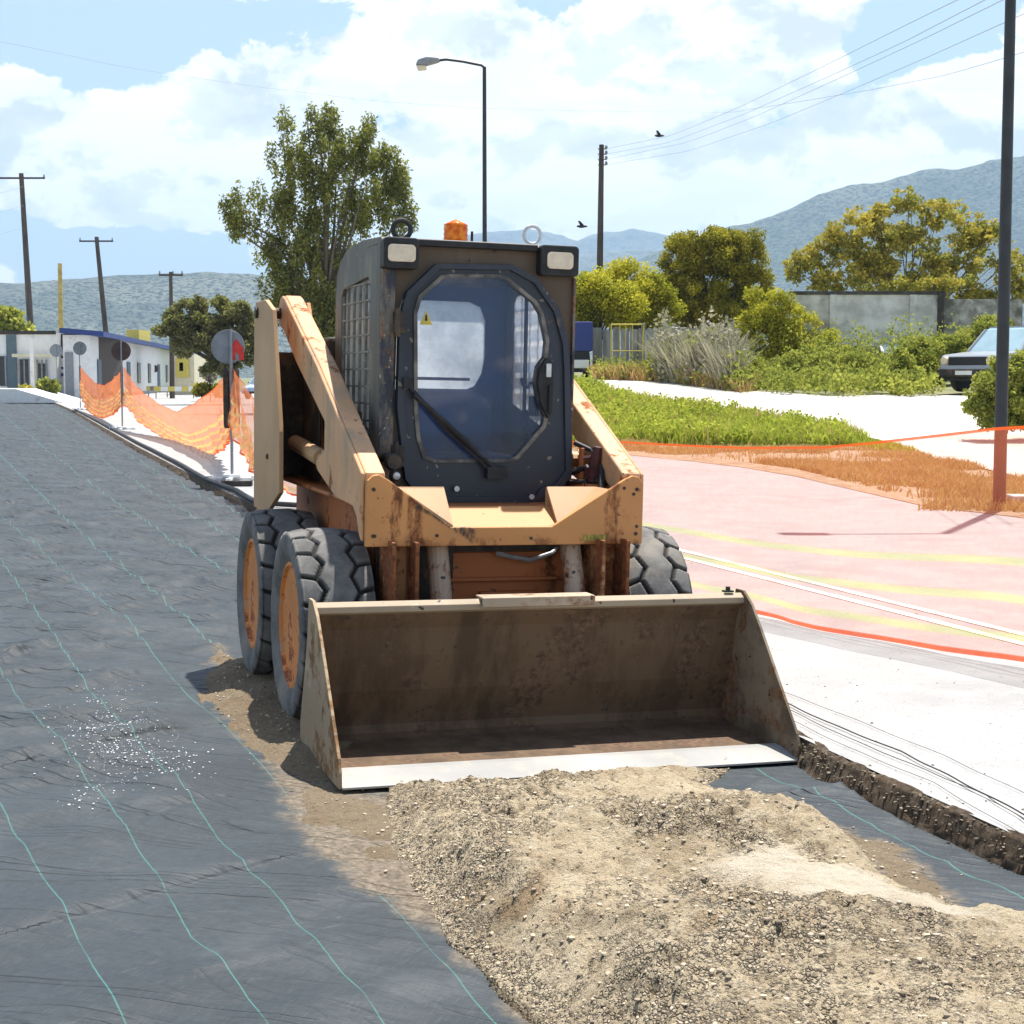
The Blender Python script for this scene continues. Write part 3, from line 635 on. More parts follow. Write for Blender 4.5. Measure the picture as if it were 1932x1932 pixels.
pale_poly = [gh(1330, 1708), gh(1480, 1665), gh(1520, 1695), gh(1640, 1725), gh(1690, 1765), gh(1800, 1805), gh(1900, 1860), gh(1720, 1845), gh(1540, 1812), gh(1440, 1760)]
under = [m2w(-.75, -.6)[:2], m2w(.7, -.6)[:2], m2w(.7, 1.5)[:2], m2w(-.8, 1.5)[:2]]
fabric()
def heap_height(X, Y):
    h1 = poly_sd(X+.05*(fbm(X*5, Y*5, 3, 91)-.5), Y+.05*(fbm(X*5, Y*5, 3, 92)-.5), heap_poly)
    near = np.clip((5.4-Y)/1.8, 0, 1)
    lipd = np.clip(((X-.2)*.30+(5.35-Y))/.9, 0, 1); body = (.062+.060*lipd+.070*near)*sstep((h1+.02)/(.17+.10*near))
    rough = (.06+.06*lipd)*(fbm(X*2.0+1, Y*2.0, 2, 93)-.5)+(.055+.05*lipd)*(fbm(X*6, Y*6, 3, 94)-.5)+.020*(fbm(X*18, Y*18, 3, 95)-.5)+.012*(fbm(X*48, Y*48, 2, 96)-.5)
    cl1 = fbm(X*34+2, Y*34, 2, 201); cl2 = fbm(X*21, Y*21, 2, 202); zone = fbm(X*1.7+5, Y*1.7, 3, 203)
    rz = sstep((zone-.38)/.2)*(.35+.65*np.clip((1.35-X)/.8, 0, 1)); crumb = (.020*np.clip(cl1-.52, 0, 1)*4-.055*np.clip(.42-cl1, 0, 1)*4-.045*np.clip(.40-cl2, 0, 1)*4)*(.06+.42*rz)
    flat = sstep((poly_sd(X, Y, pale_poly)+.05)/.11); rough = (rough+crumb)*(1-.8*flat)+.012*flat*(fbm(X*5, Y*5, 2, 205)-.5)
    H = np.where(h1 > 0, body+rough*sstep(h1/.2)+.012*(fbm(X*30, Y*30, 3, 97)-.5), -.03+h1*.3)
    sl = poly_sd(X, Y, spill_l); n1 = fbm(X*3.5, Y*3.5, 5, 98, .6)
    Hl = .042*sstep((sl+.04)/.20)+.05*(n1-.52)+.006*(fbm(X*60, Y*60, 2, 99)-.5); Hl = Hl-.036*sstep((5.9-Y)/.5); Hl = np.where(sl > -.06, Hl-.012+.012*sstep((sl)/.35), -.05)
    sr = poly_sd(X, Y, spill_r); Hr = .022*sstep((sr+.02)/.16)+.045*(fbm(X*4.5, Y*4.5, 5, 100, .6)-.56)+.005*(fbm(X*60, Y*60, 2, 101)-.5); Hr = np.where(sr > -.05, Hr-.006, -.05)
    su = poly_sd(X, Y, under); Hu = np.where(su > -.05, .022*sstep((su+.05)/.15)+.03*(fbm(X*8, Y*8, 4, 102)-.5)-.008, -.05)
    H = np.maximum(np.maximum(H, Hl), np.maximum(Hr, Hu))
    coarse = np.clip((.02+rz*.62*np.clip((1.2-X)/.6, 0, 1))*(h1 > 0)+.50*np.clip((4.5-Y)/.8, 0, 1)*(X < 1.1)+.6*sstep((.10-h1)/.1)*(h1 > 0), 0, 1)*(1-flat)
    return H, h1, coarse, flat
def gravel():
    stp = .0072; xs = np.arange(-1.75, 1.95, stp); ys = np.arange(2.5, 8.7, stp); X, Y = np.meshgrid(xs, ys)
    H, h1, coarse, flat = heap_height(X, Y)
    Z = fab_z(X, Y)+.008+H; Z = np.where(X > edgeX(Y)-.05, -.3, Z)
    F = grid_faces(len(ys), len(xs)); keep = (H.ravel()[F] > -.028).any(1); F = F[keep]
    used = np.unique(F); rm = np.full(X.size, -1); rm[used] = np.arange(len(used))
    V = np.stack([X.ravel(), Y.ravel(), Z.ravel()], 1)[used]
    o = np_mesh('gravel_heap', V, rm[F], M['sand'], {'coarse': coarse.ravel()[used], 'pale': flat.ravel()[used], 'spill': (h1 < 0).ravel()[used]}); tag(o, 'heap of pale sandy gravel spilling over the membrane before the bucket', 'gravel', kind='stuff')
gravel()
def fabz(x, y):
    ys, w, Z = FABG; i = np.clip(np.searchsorted(ys, y), 0, len(ys)-1); d = edgeX(y)-x; j = np.clip(len(w)-1-np.round((d-w[0])/(w[1]-w[0])).astype(int), 0, len(w)-1); return Z[i, j]
def ico():
    bm = bmesh.new(); bmesh.ops.create_icosphere(bm, subdivisions=1, radius=1); V = np.array([v.co[:] for v in bm.verts]); F = np.array([[v.index for v in f.verts] for f in bm.faces]); bm.free(); return V, F
IV, IF = ico()
def stones(name, X, Y, Z, r, label, cat='stones', hue=(0, 1), sink=.3):
    n = len(X); base = IV[None]*(1+.28*(rng.random((n, 12, 1))-.5)*2)
    sc = np.stack([1+.5*rng.random(n), .8+.5*rng.random(n), .55+.35*rng.random(n)], 1)[:, None, :]
    a = rng.random(n)*6.28; ca, sa = np.cos(a)[:, None], np.sin(a)[:, None]
    P = base*sc; x = P[..., 0]*ca-P[..., 1]*sa; y = P[..., 0]*sa+P[..., 1]*ca
    P = np.stack([x, y, P[..., 2]], 2)*r[:, None, None]+np.stack([X, Y, Z+r*(1-sink*2)*.6], 1)[:, None, :]
    F = IF[None]+12*np.arange(n)[:, None, None]
    h = np.repeat(hue[0]+(hue[1]-hue[0])*rng.random(n)**1.2, 12)
    o = np_mesh(name, P.reshape(-1, 3), F.reshape(-1, 3), M['stone'], {'hue': h}, smooth=False)
    return tag(o, label, cat, kind='stuff')
def scatter():
    # on the heap, more near the camera
    n = 260000; X = rng.uniform(-1.5, 1.8, n); Y = rng.uniform(2.7, 7.9, n); H, h1, coarse, flat = heap_height(X, Y)
    cl = fbm(X*2.3, Y*2.3, 3, 111)
    p = np.where(h1 > .0, .02+.28*coarse, 0)*(1-.92*flat)
    p = np.where((h1 <= 0) & (H > 0), .10, p); p = np.where((h1 <= 0) & (H <= 0) & (H > -.03), .010, p)
    keep = (rng.random(n) < p) & (X < edgeX(Y)-.06); X, Y, H = X[keep], Y[keep], H[keep]; print('stones', len(X))
    r = .0013+.0058*rng.random(len(X))**5
    stones('loose_stones', X, Y, np.maximum(fab_z(X, Y)+.008+H, fabz(X, Y)), r, 'small loose stones strewn over the sandy gravel heap')
    # crumbs on the cloth
    n = 1700; u = rng.normal(0, 1, (n, 2)); cc = rng.integers(0, 14, n); cx_ = 235+80*rng.normal(size=14); cy_ = 1430+60*rng.normal(size=14); pxs = cx_[cc]+38*u[:, 0]; pys = cy_[cc]+24*u[:, 1]
    k = (pxs > 50) & (pxs < 470) & (pys > 1280) & (pys < 1560); pts = [atZ(a, b, .02) for a, b in zip(pxs[k], pys[k])]
    X = np.array([q.x for q in pts]); Y = np.array([q.y for q in pts]); r = .0007+.0032*rng.random(len(X))**4
    stones('white_crumbs', X, Y, fabz(X, Y)+r*.4, r, 'white and brown crumbs scattered on the open membrane left of bucket', 'crumbs', (.3, 1), .2).data.materials[0] = simple('white_crumb', (.74, .72, .70), .8, var=.2, scale=20)
    # broken edge of the road
    n = 6500; Y = 1.8+rng.random(n)**1.6*14; X = edgeX(Y)+rng.normal(-.005, .02, n); r = .002+.0055*rng.random(n)**2.5
    Z = np.where(X > edgeX(Y)-.005, .078, .05+rng.random(n)*.03-.9*(edgeX(Y)-X))
    stones('edge_rubble', X, Y, Z-.006, r, 'dark crumbled stones along the cut edge of road', 'rubble', (-.9, .5))
    n = 500; Y = 4+rng.random(n)*14; X = edgeX(Y)+.05+rng.random(n)**2*2.5; stones('road_grit', X, Y, np.full(n, .08), .002+.004*rng.random(n)**3, 'tiny grit on the pale road surface', 'grit', (-.4, .4))
scatter()
tag(stones('pale_stone', np.array([.98]), np.array([3.62]), np.array([.17]), np.array([.028]), 'pale rounded stone on the near edge of gravel heap', 'stone', (1, 1)), 'single pale rounded stone near the bottom right of the gravel heap', 'stone'); 
bpy.data.objects['pale_stone'].pop('kind') if 'kind' in bpy.data.objects['pale_stone'] else None
# ------------------------------------------------------------------ skid steer loader
LD = empty('skid_steer_loader', (MX, MY, .012), (0, RO, YA))
tag(LD, 'worn tan and black skid steer loader with its bucket lowered on the gravel', 'loader')
def tyre_mesh():
    na, nw = 540, 44; W = .150; Ro = .402; Ri = .245
    th = np.linspace(0, 2*np.pi, na, endpoint=False)
    # profile: inner side bead -> sidewall -> tread -> sidewall
    side = [(Ri, .118), (Ri+.03, .140), (.31, .152), (.345, .153), (.372, .149), (.388, .143)]
    tread_v = np.linspace(-1, 1, nw)
    prof = [(r, -x) for r, x in side]+[(Ro-.012*abs(v)**3-.006*v*v, .141*v) for v in tread_v]+[(r, x) for r, x in side[::-1]]
    rr = np.array([p[0] for p in prof]); xx = np.array([p[1] for p in prof]); T, K = np.meshgrid(th, np.arange(len(prof)), indexing='ij')
    r = rr[K]; x = xx[K]; v = x/.141; npitch = 20; pitch = 2*np.pi/npitch
    def segd(px, py, a, b):
        ex, ey = b[0]-a[0], b[1]-a[1]; t = np.clip(((px-a[0])*ex+(py-a[1])*ey)/(ex*ex+ey*ey), 0, 1); return np.hypot(px-a[0]-t*ex, py-a[1]-t*ey)
    arc = .40*pitch; D = np.full(r.shape, 9.)
    for sg, off in ((1, 0), (-1, .5)):
        u = ((T/pitch+off) % 1.0); X_ = v*sg*.141
        S = [((.165, 0.0), (.075, .28)), ((.075, .28), (.040, .22)), ((.075, .28), (.052, .80)), ((.052, .80), (.062, 1.05))]
        S = [((.175, .05), (.085, .30)), ((.085, .30), (.055, .72)), ((.055, .72), (.085, 1.30))]
        for a, b in S:
            for sh in (-1, 0, 1):
                D = np.minimum(D, segd(X_, (u+sh)*arc, (a[0], a[1]*arc), (b[0], b[1]*arc)))
    gr = np.clip((.0105-D)/.004, 0, 1)
    mask = np.clip((r-.368)/.012, 0, 1); gr = gr*mask
    r2 = r-.017*gr; x2 = x-np.sign(x)*.006*gr*(r < .395)
    V = np.stack([x2, r2*np.cos(T), r2*np.sin(T)], 2).reshape(-1, 3); n = len(prof)
    i = np.arange(na)[:, None]*n+np.arange(n-1)[None]; j = ((np.arange(na)+1) % na)[:, None]*n+np.arange(n-1)[None]
    F = np.stack([i.ravel(), (i+1).ravel(), (j+1).ravel(), j.ravel()], 1)
    return V, F, gr.ravel()
TV, TF, TG = tyre_mesh()
def make_wheel():
    w = empty('wheel', (0, 0, 0)); w.parent = LD
    t = np_mesh('tyre', TV, TF, M['tyre'], {'groove': TG}, parent=w)
    m = MB(); m.lathe([(.262, -.118), (.262, -.132), (.247, -.135), (.238, -.118), (.225, -.085), (.150, -.060), (.118, -.066), (.075, -.066), (.072, -.090), (.045, -.096), (.001, -.096)], 'x', 48)
    m.lathe([(.25, -.12), (.235, 0), (.25, .12), (.262, .12)], 'x', 48)
    for k in range(8):
        a = k*math.pi/4; m.lathe([(.013, -.085), (.013, -.055)], 'x', 6, (0, .095*math.cos(a), .095*math.sin(a)))
    rim = m.build('rim', M['rim'], w, smooth=False); return w
w0 = make_wheel()
for i, (x, y) in enumerate(((-.69, 0), (-.69, .998), (.69, 0), (.69, .998))):
    w = w0 if i == 0 else copy_tree(w0, LD)
    w.location = (x, y, .398); w.rotation_euler = (R(11*i+4), 0, 0 if x < 0 else math.pi)

# chassis
m = MB(); m.box((-.50, -.12, .30), (.50, 1.62, .90)); m.box((-.60, .05, .905), (-.47, 1.6, .925)); m.box((.47, .05, .905), (.60, 1.6, .925))
ch = m.build('chassis', M['orange'], LD, .01)
m = MB(); m.box((-.17, -.135, .40), (.335, -.12, .705)); m.box((-.18, -.165, .585), (.345, -.135, .600)); m.box((-.05, -.17, .44), (.2, -.135, .54)); m.build('front_panel', M['orange'], LD, .004)
m = MB(); m.tube([(.02, -.16, .70), (.08, -.20, .69), (.16, -.19, .675), (.26, -.17, .70), (.30, -.14, .72)], .010, 8); m.build('hose', M['grey'], LD)
m = MB(); m.box((-.50, -.16, .42), (-.17, -.121, .76)); m.box((.335, -.16, .42), (.50, -.121, .76)); m.box((-.17, -.15, .71), (.335, -.121, .76)); m.build('front_recess', M['darkmetal'], LD)
m = MB(); m.box((-.465, .99, .9), (.465, 1.62, 1.34)); m.box((-.465, 1.0, 1.34), (-.36, 1.55, 1.62)); m.box((.36, 1.0, 1.34), (.465, 1.55, 1.62)); m.build('engine_cover', M['darkmetal'], LD, .02)
m = MB(); m.box((-.50, .30, .93), (-.46, .92, 1.28)); m.box((-.505, 1.02, .93), (-.495, 1.60, 1.60)); m.box((-.69, 1.45, .93), (-.50, 1.57, 1.55)); m.build('side_cover', M['darkmetal'], LD, .01); m = MB(); m.box((.46, .30, .93), (.50, .92, 1.28)); m.build('side_cover', M['darkmetal'], LD, .01)
for s in (-1, 1):
    # lift arm towers: outer and inner plate each side
    poly = [(1.63, 1.74), (1.58, 1.80), (1.30, 1.80), (1.10, 1.745), (.875, 1.17), (.862, .885), (1.20, .765), (1.60, .765)]
    m = MB(); m.prism(poly, 'x', s*.700, s*.722); m.box((min(s*.66, s*.70), 1.58, .8), (max(s*.66, s*.70), 1.62, 1.76)); m.build('tower_plate', M['tan_plain'], LD, .004)
    for yy, zz in ((1.18, 1.04),): m = MB(); m.lathe([(.014, s*.722), (.014, s*.728), (.008, s*.729), (.008, s*.732)], 'x', 12, (0, yy, zz)); m.build('bolt', M['darkmetal'], LD)
    poly2 = [(1.63, 1.70), (1.56, 1.80), (1.44, 1.80), (1.30, 1.62), (1.05, 1.1), (1.05, .9), (1.62, .9)]
    m = MB(); m.prism(poly2, 'x', s*.470, s*.490); m.build('tower_plate', M['tan'], LD, .004)
    m = MB(); m.tube([(s*.45, 1.52, 1.745), (s*.735, 1.52, 1.745)], .028, 14); m.build('pivot_pin', M['darkmetal'], LD)
    # lift arm
    poly = [(1.57, 1.80), (1.54, 1.822), (1.49, 1.832), (1.43, 1.818), (.593, 1.479), (-.336, 1.048), (-.338, .99), (-.338, .775), (-.31, .79), (-.25, .87), (-.178, .905), (.156, .915), (.56, 1.01), (.60, 1.05), (.40, 1.10), (.40, 1.23), (1.103, 1.50), (1.45, 1.66), (1.55, 1.68), (1.59, 1.74)]
    m = MB(); m.prism(poly, 'x', s*.590, s*.606)
    beam = [(1.57, 1.80), (1.54, 1.824), (1.49, 1.834), (1.43, 1.82), (.593, 1.481), (-.336, 1.050), (-.338, .99), (-.338, .92), (-.30, .935), (.40, 1.245), (1.103, 1.52), (1.45, 1.67), (1.55, 1.69), (1.585, 1.74)]
    m.prism(beam, 'x', s*.508, s*.591); la = m.build('lift_arm', M['tan_arm'], LD, .008)
    m = MB(); m.tube([(s*.55, 1.38, 1.10), (s*.57, .62, 1.06)], .040, 14); m.tube([(s*.57, .62, 1.06), (s*.57, .45, 1.055)], .024, 12)
    m.lathe([(.05, -.03), (.05, .03)], 'x', 14, (s*.57, .45, 1.055)); m.build('lift_cylinder', M['tan_plain'], LD)
    # lower legs that carry the bucket
    xa, xb = (-.50, -.39) if s < 0 else (.385, .509)
    m = MB(); m.box((xa, -.44, .20), (xa+.016, -.22, .78)); m.box((xb-.016, -.44, .20), (xb, -.22, .78)); m.box((xa+.016, -.30, .20), (xb-.016, -.28, .78)); m.box((xa, -.50, .06), (xb, -.40, .34))
    m.build('carrier_leg', M['tan_rust'], LD, .004)
    xc = -.275 if s < 0 else .300
    m = MB(); m.tube([(xc, -.24, .86), (xc, -.37, .52)], .044, 16); m.tube([(xc, -.37, .52), (xc, -.44, .30)], .026, 12); m.build('tilt_cylinder', M['rod'], LD)
    m = MB(); m.tube([(s*.44, .12, 1.02), (s*.47, -.02, 1.06), (s*.50, -.14, .98), (s*.47, -.22, .88), (xc, -.22, .80)], .012, 8); m.tube([(s*.42, .10, .98), (s*.45, -.06, 1.0), (s*.43, -.20, .86)], .010, 8); m.build('hose', M['black'], LD)
def mk_stain():
    m_ = M['tan'].copy(); m_.name = 'tan_paint_streaked'; t = m_.node_tree; b = t.nodes['Principled BSDF']; src = b.inputs['Base Color'].links[0].from_socket
    n = NT('tmp'); n.m, n.t, n.N, n.L, n.b = m_, t, t.nodes, t.links, b
    tc = n.N.new('ShaderNodeTexCoord'); sp = n.N.new('ShaderNodeSeparateXYZ'); n.L.new(tc.outputs['Object'], sp.inputs[0]); mk = None
    wob = n.math('MULTIPLY', n.math('SUBTRACT', n.noise(9, 6, .7, (1, 1, .5)), .5), .10)
    x = n.math('ADD', sp.outputs[0], wob)
    for c, w in ((-.465, .028), (-.385, .038), (.455, .030)):
        v = n.rng(n.math('ABSOLUTE', n.math('SUBTRACT', x, c)), w*.5, w, 1, 0); mk = v if mk is None else n.math('ADD', mk, v, True)
    # slanting scrape across the left wing
    dl = n.math('ABSOLUTE', n.math('ADD', n.math('MULTIPLY', n.math('ADD', x, .23), .62), n.math('SUBTRACT', sp.outputs[2], .845)))
    dm = n.math('MULTIPLY', n.rng(dl, .018, .034, 1, 0), n.rng(x, -.40, -.36)); dm = n.math('MULTIPLY', dm, n.rng(x, -.16, -.13, 1, 0))
    g = n.rng(n.noise(22, 7, .7, (1, 1, .35)), .36, .56)
    low = n.math('MULTIPLY', n.rng(sp.outputs[2], .775, .80, 1, 0), n.rng(n.noise(12, 4, .6), .5, .6)); mk = n.math('ADD', n.math('MULTIPLY', mk, g), n.math('MULTIPLY', low, .7), True)
    rc = n.mix(n.rng(n.noise(30, 5, .7), .4, .6), (.13, .04, .012), (.30, .105, .03)); col = n.mix(mk, src, rc); col = n.mix(n.math('MULTIPLY', dm, g), col, (.055, .035, .025)); n.base(col); return m_
M['tan_stained'] = mk_stain(); _t = bpy.data.materials.get('tmp')
if _t: bpy.data.materials.remove(_t)
# front cross plate with raised wings
plate = [(-.592, .757), (-.592, .99), (-.585, 1.02), (-.565, 1.04), (-.54, 1.044), (-.50, 1.022), (-.24, .832), (.19, .832), (.515, 1.030), (.545, 1.042), (.572, 1.036), (.590, 1.012), (.592, .757)]
m = MB(); m.prism(plate, 'y', -.365, -.340)
m.build('cross_plate', M['tan_stained'], LD, .004)
m = MB(); m.prism([(-.34, .757), (-.34, .826), (-.20, .905), (-.185, .90), (-.185, .757)], 'x', -.52, .52); m.build('cross_beam', M['tan'], LD, .006)
for s in (-1, 1):
    m = MB(); a = .225*s; b = .445*s
    vs = [(a, -.338, .838), (b, -.338, .985), (b, -.19, .985), (a, -.19, .985), (a, -.338, .826), (b, -.338, .973), (b, -.178, .973), (a, -.178, .973)]
    m.add(vs, [(0, 1, 2, 3), (4, 7, 6, 5), (0, 4, 5, 1), (1, 5, 6, 2), (2, 6, 7, 3), (3, 7, 4, 0)]); m.box((min(a, b), -.19, .80), (max(a, b), -.176, .975)); m.build('gusset', M['tan_plain'], LD)
m = MB(); 
for s in (-1, 1):
    for z in (.985, .80): m = MB(); m.lathe([(.008, -.368), (.008, -.364)], 'y', 10, (s*.562, 0, z)); m.build('bolt', M['darkmetal'], LD)

# bucket
BK = MB(); x0, x1 = -.850, .914
inner = [(-.655, .572), (-.640, .515), (-.615, .47), (-.600, .36), (-.565, .22), (-.52, .12), (-.505, .075), (-.52, .045), (-.56, .030), (-1.05, .020)]
outer = [(-1.05, .008), (-.55, .008), (-.49, .03), (-.478, .08), (-.50, .14), (-.545, .24), (-.580, .36), (-.595, .47), (-.600, .572)]
BK.prism(inner+outer, 'x', x0, x1)
bucket = BK.build('bucket', M['bucket'], LD)
m = MB(); m.prism([(-.684, .566), (-.684, .543), (-.642, .530), (-.642, .580), (-.655, .582)], 'x', x0, x1); m.build('top_rail', M['rail_dusty'], bucket, .003)
sp = [(-.600, .592), (-.668, .592), (-.745, .545), (-.835, .452), (-1.150, .105), (-1.168, .06), (-1.172, .004), (-.50, .0), (-.455, .035), (-.455, .09), (-.575, .42)]
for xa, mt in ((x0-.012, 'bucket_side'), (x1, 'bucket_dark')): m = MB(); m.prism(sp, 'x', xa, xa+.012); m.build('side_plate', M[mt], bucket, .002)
m = MB(); m.prism([(-1.178, .002), (-1.178, .010), (-1.03, .032), (-.985, .032), (-.985, .0)], 'x', x0, x1); m.build('cutting_edge', M['bare'], bucket, .001)
m = MB(); m.box((-.208, -.700, .583), (.254, -.61, .592)); m.box((-.208, -.706, .555), (.254, -.694, .591)); m.build('step_plate', M['step'], bucket, .002)
m = MB(); m.lathe([(.010, 0), (.010, .022)], 'z', 8, (.855, -.65, .585)); m.box((.835, -.665, .585), (.875, -.635, .592)); m.build('bolt', M['darkmetal'], bucket)
m = MB(); m.box((-.50, -.47, .10), (.51, -.42, .50)); m.build('coupler', M['tan_rust'], LD, .006)

# cab shell
CB = MB(); hw = .437
doorO = [(-.365, 1.30), (-.360, 1.68), (-.330, 1.79), (-.205, 1.912), (.132, 1.922), (.25, 1.868), (.350, 1.745), (.398, 1.60), (.408, 1.48), (.428, 1.02), (.375, .955), (.30, .935), (.285, .905), (.22, .900), (-.158, .902), (-.25, .915), (-.325, 1.0)]
CB.ring([(-hw, .86), (hw, .86), (hw, 2.00), (-hw, 2.00)], doorO, 'y', .100, .150, (0.02, 1.45))
roof = [(.070, 2.004), (.10, 2.018), (.45, 2.030), (.74, 2.012), (.90, 1.968), (.97, 1.905), (.995, 1.82), (.98, 1.82), (.95, 1.89), (.88, 1.945), (.74, 1.985), (.10, 1.993), (.070, 1.990)]
CB.prism(roof, 'x', -hw, hw)
win_s = [(.27, 1.18), (.86, 1.32), (.86, 1.80), (.82, 1.835), (.32, 1.865), (.27, 1.83)]
for s in (-1, 1):
    CB.ring([(.151, .86), (.994, .86), (.994, 1.83), (.955, 1.90), (.88, 1.955), (.74, 1.99), (.151, 1.99)], win_s, 'x', s*(hw-.03), s*hw, (.56, 1.55))
rw = [(-.31, 1.40), (-.29, 1.375), (.19, 1.375), (.25, 1.40), (.285, 1.46), (.30, 1.54), (.30, 1.72), (.275, 1.785), (.22, 1.808), (-.27, 1.808), (-.31, 1.78)]
cab = CB.build('cab', M['cabside'], LD, .004)
m = MB(); m.ring([(-.405, .86), (.405, .86), (.405, 1.985), (-.405, 1.985)], rw, 'y', .955, .975, (0, 1.6)); m.box((-.404, .16, 1.955), (.404, .95, 1.985)); m.box((-.404, .16, .86), (-.396, .95, 1.17)); m.box((.396, .16, .86), (.404, .95, 1.17)); m.box((-.31, .94, 1.425), (.22, .955, 1.440)); m.box((-.404, .17, .862), (.404, .95, .90)); m.build('cab_lining', M['navy'], cab)
m = MB(); m.ring([(-hw+.002, .862), (hw-.002, .862), (hw-.002, 1.998), (-hw+.002, 1.998)], [(x*1.012, 1.45+(z-1.45)*1.012) for x, z in doorO], 'y', .0965, .100, (0.02, 1.45)); m.build('front_face', M['header'], cab)
m = MB(); m.box((-hw, .072, .90), (-.375, .0965, 1.885)); m.build('corner_post', M['cab_worn'], cab, .006)
m = MB(); m.box((.425, .078, 1.0), (hw, .0965, 1.88)); m.build('corner_post', M['cab_worn'], cab, .003)
m = MB(); m.box((-.29, .058, 1.985), (.25, .105, 2.012)); m.build('visor', M['black'], cab, .004)
m = MB(); m.prism([(-.30, .862), (-.27, .898), (.34, .898), (.38, .862)], 'y', .075, .097); m.box((-.20, .02, .80), (.30, .098, .862)); m.build('sill', M['navy'], cab)
m = MB()
for s in (-1, 1):
    pass
def guard(s):
    m = MB(); xg = s*(hw-.010)
    for k in range(6):
        y = .27+.59*k/5; zl = 1.18+(y-.27)*.2373; zh = 1.845
        m.box((xg-.006, y-.005, zl), (xg+.006, y+.005, zh))
    for k in range(9):
        z = 1.24+.60*k/8; ya = .27 if z < 1.83 else .3; yb = .86; ys = .27+max(0, (z-1.18)/.2373*1) if z < 1.32 else .86
        m.box((xg-.0045, .27, z-.004), (xg+.0045, min(.86, ys), z+.004))
    return m.build('window_guard', M['guard'] if s < 0 else M['grey'], cab)
guard(-1); guard(1)
for s in (-1, 1):
    m = MB(); m.prism([(.272, 1.183), (.858, 1.322), (.858, 1.80), (.82, 1.833), (.32, 1.862), (.272, 1.83)], 'x', s*(hw-.024), s*(hw-.020)); m.build('side_window', M['dustglass'], cab)
m = MB(); m.prism([(x*.995, 1.6+(z-1.6)*.995) for x, z in rw], 'y', .963, .967); m.build('rear_window', M['dustglass'], cab)
# door
DR = MB()
glassO = [(-.262, 1.18), (-.275, 1.30), (-.283, 1.70), (-.265, 1.765), (-.175, 1.850), (-.14, 1.858), (.075, 1.866), (.11, 1.855), (.235, 1.765), (.265, 1.72), (.295, 1.60), (.290, 1.535), (.258, 1.49), (.248, 1.42), (.266, 1.34), (.298, 1.275), (.288, 1.235), (.17, 1.10), (.14, 1.088), (-.19, 1.085), (-.235, 1.10)]
mid = [(x+(gx-x)*.30, z+(gz-z)*.30) for (x, z), (gx, gz) in zip([(-.365, 1.30)]*0, [])]
DR.ring(doorO, [(.02+(x-.02)*.93, 1.45+(z-1.45)*.955) for x, z in doorO], 'y', .050, .098, (.02, 1.45))
DR.ring([(.02+(x-.02)*.935, 1.45+(z-1.45)*.958) for x, z in doorO], glassO, 'y', .066, .096, (.02, 1.45))
door = DR.build('door', M['door'], LD, .006)
m = MB(); m.ring([(.01+(x-.01)*1.055, 1.47+(z-1.47)*1.035) for x, z in glassO], glassO, 'y', .056, .068, (.01, 1.45)); m.build('window_seal', M['seal'], door)
m = MB(); m.prism([(.01+(x-.01)*1.03, 1.47+(z-1.47)*1.02) for x, z in glassO], 'y', .078, .083); m.build('door_glass', M['doorglass'], door)
m = MB(); m.tube([(-.325, .045, 1.40), (-.18, .035, 1.25), (.07, .030, 1.045)], .009, 8); m.tube([(-.300, .045, 1.37), (-.16, .04, 1.215), (.05, .035, 1.035)], .007, 8); m.tube([(-.30, .034, 1.36), (-.02, .030, 1.125)], .012, 8)
m.box((.03, .02, 1.005), (.12, .062, 1.055)); m.box((-.345, .03, 1.385), (-.305, .055, 1.43)); m.build('wiper', M['black'], door)
m = MB(); m.prism([(.262, 1.48), (.290, 1.53), (.315, 1.52), (.325, 1.46), (.325, 1.30), (.305, 1.265), (.270, 1.33), (.252, 1.42)], 'y', .030, .068); m.box((.300, .018, 1.29), (.318, .034, 1.41)); m.build('door_latch', M['black'], door, .004)
m = MB(); m.box((.288, .022, 1.445), (.312, .032, 1.505)); m.build('handle', M['chrome'], door, .004)
for z in (1.66, 1.10): m = MB(); m.box((-.385, .035, z-.045), (-.335, .075, z+.045)); m.tube([(-.372, .035, z-.06), (-.372, .035, z+.06)], .011, 8); m.build('hinge', M['darkmetal'], door)
m = MB(); 
for x, z in ((-.19, .925), (.24, .925), (.07, .885), (-.10, .96)): m = MB(); m.lathe([(.012, .040), (.012, .05)], 'y', 10, (x, 0, z)); m.build('bolt', M['chrome'], door)
m = MB(); m.add([(-.268, .074, 1.655), (-.212, .074, 1.655), (-.240, .074, 1.715), (-.268, .0765, 1.655), (-.212, .0765, 1.655), (-.240, .0765, 1.715)], [(0, 1, 2), (3, 5, 4), (0, 3, 4, 1), (1, 4, 5, 2), (2, 5, 3, 0)]); tagm = m.build('warning_sticker', M['yellow'], door)
m = MB(); m.prism([(-.246, 1.672), (-.234, 1.672), (-.237, 1.698), (-.243, 1.698)], 'y', .0725, .0738); m.build('sticker_mark', M['black'], tagm)
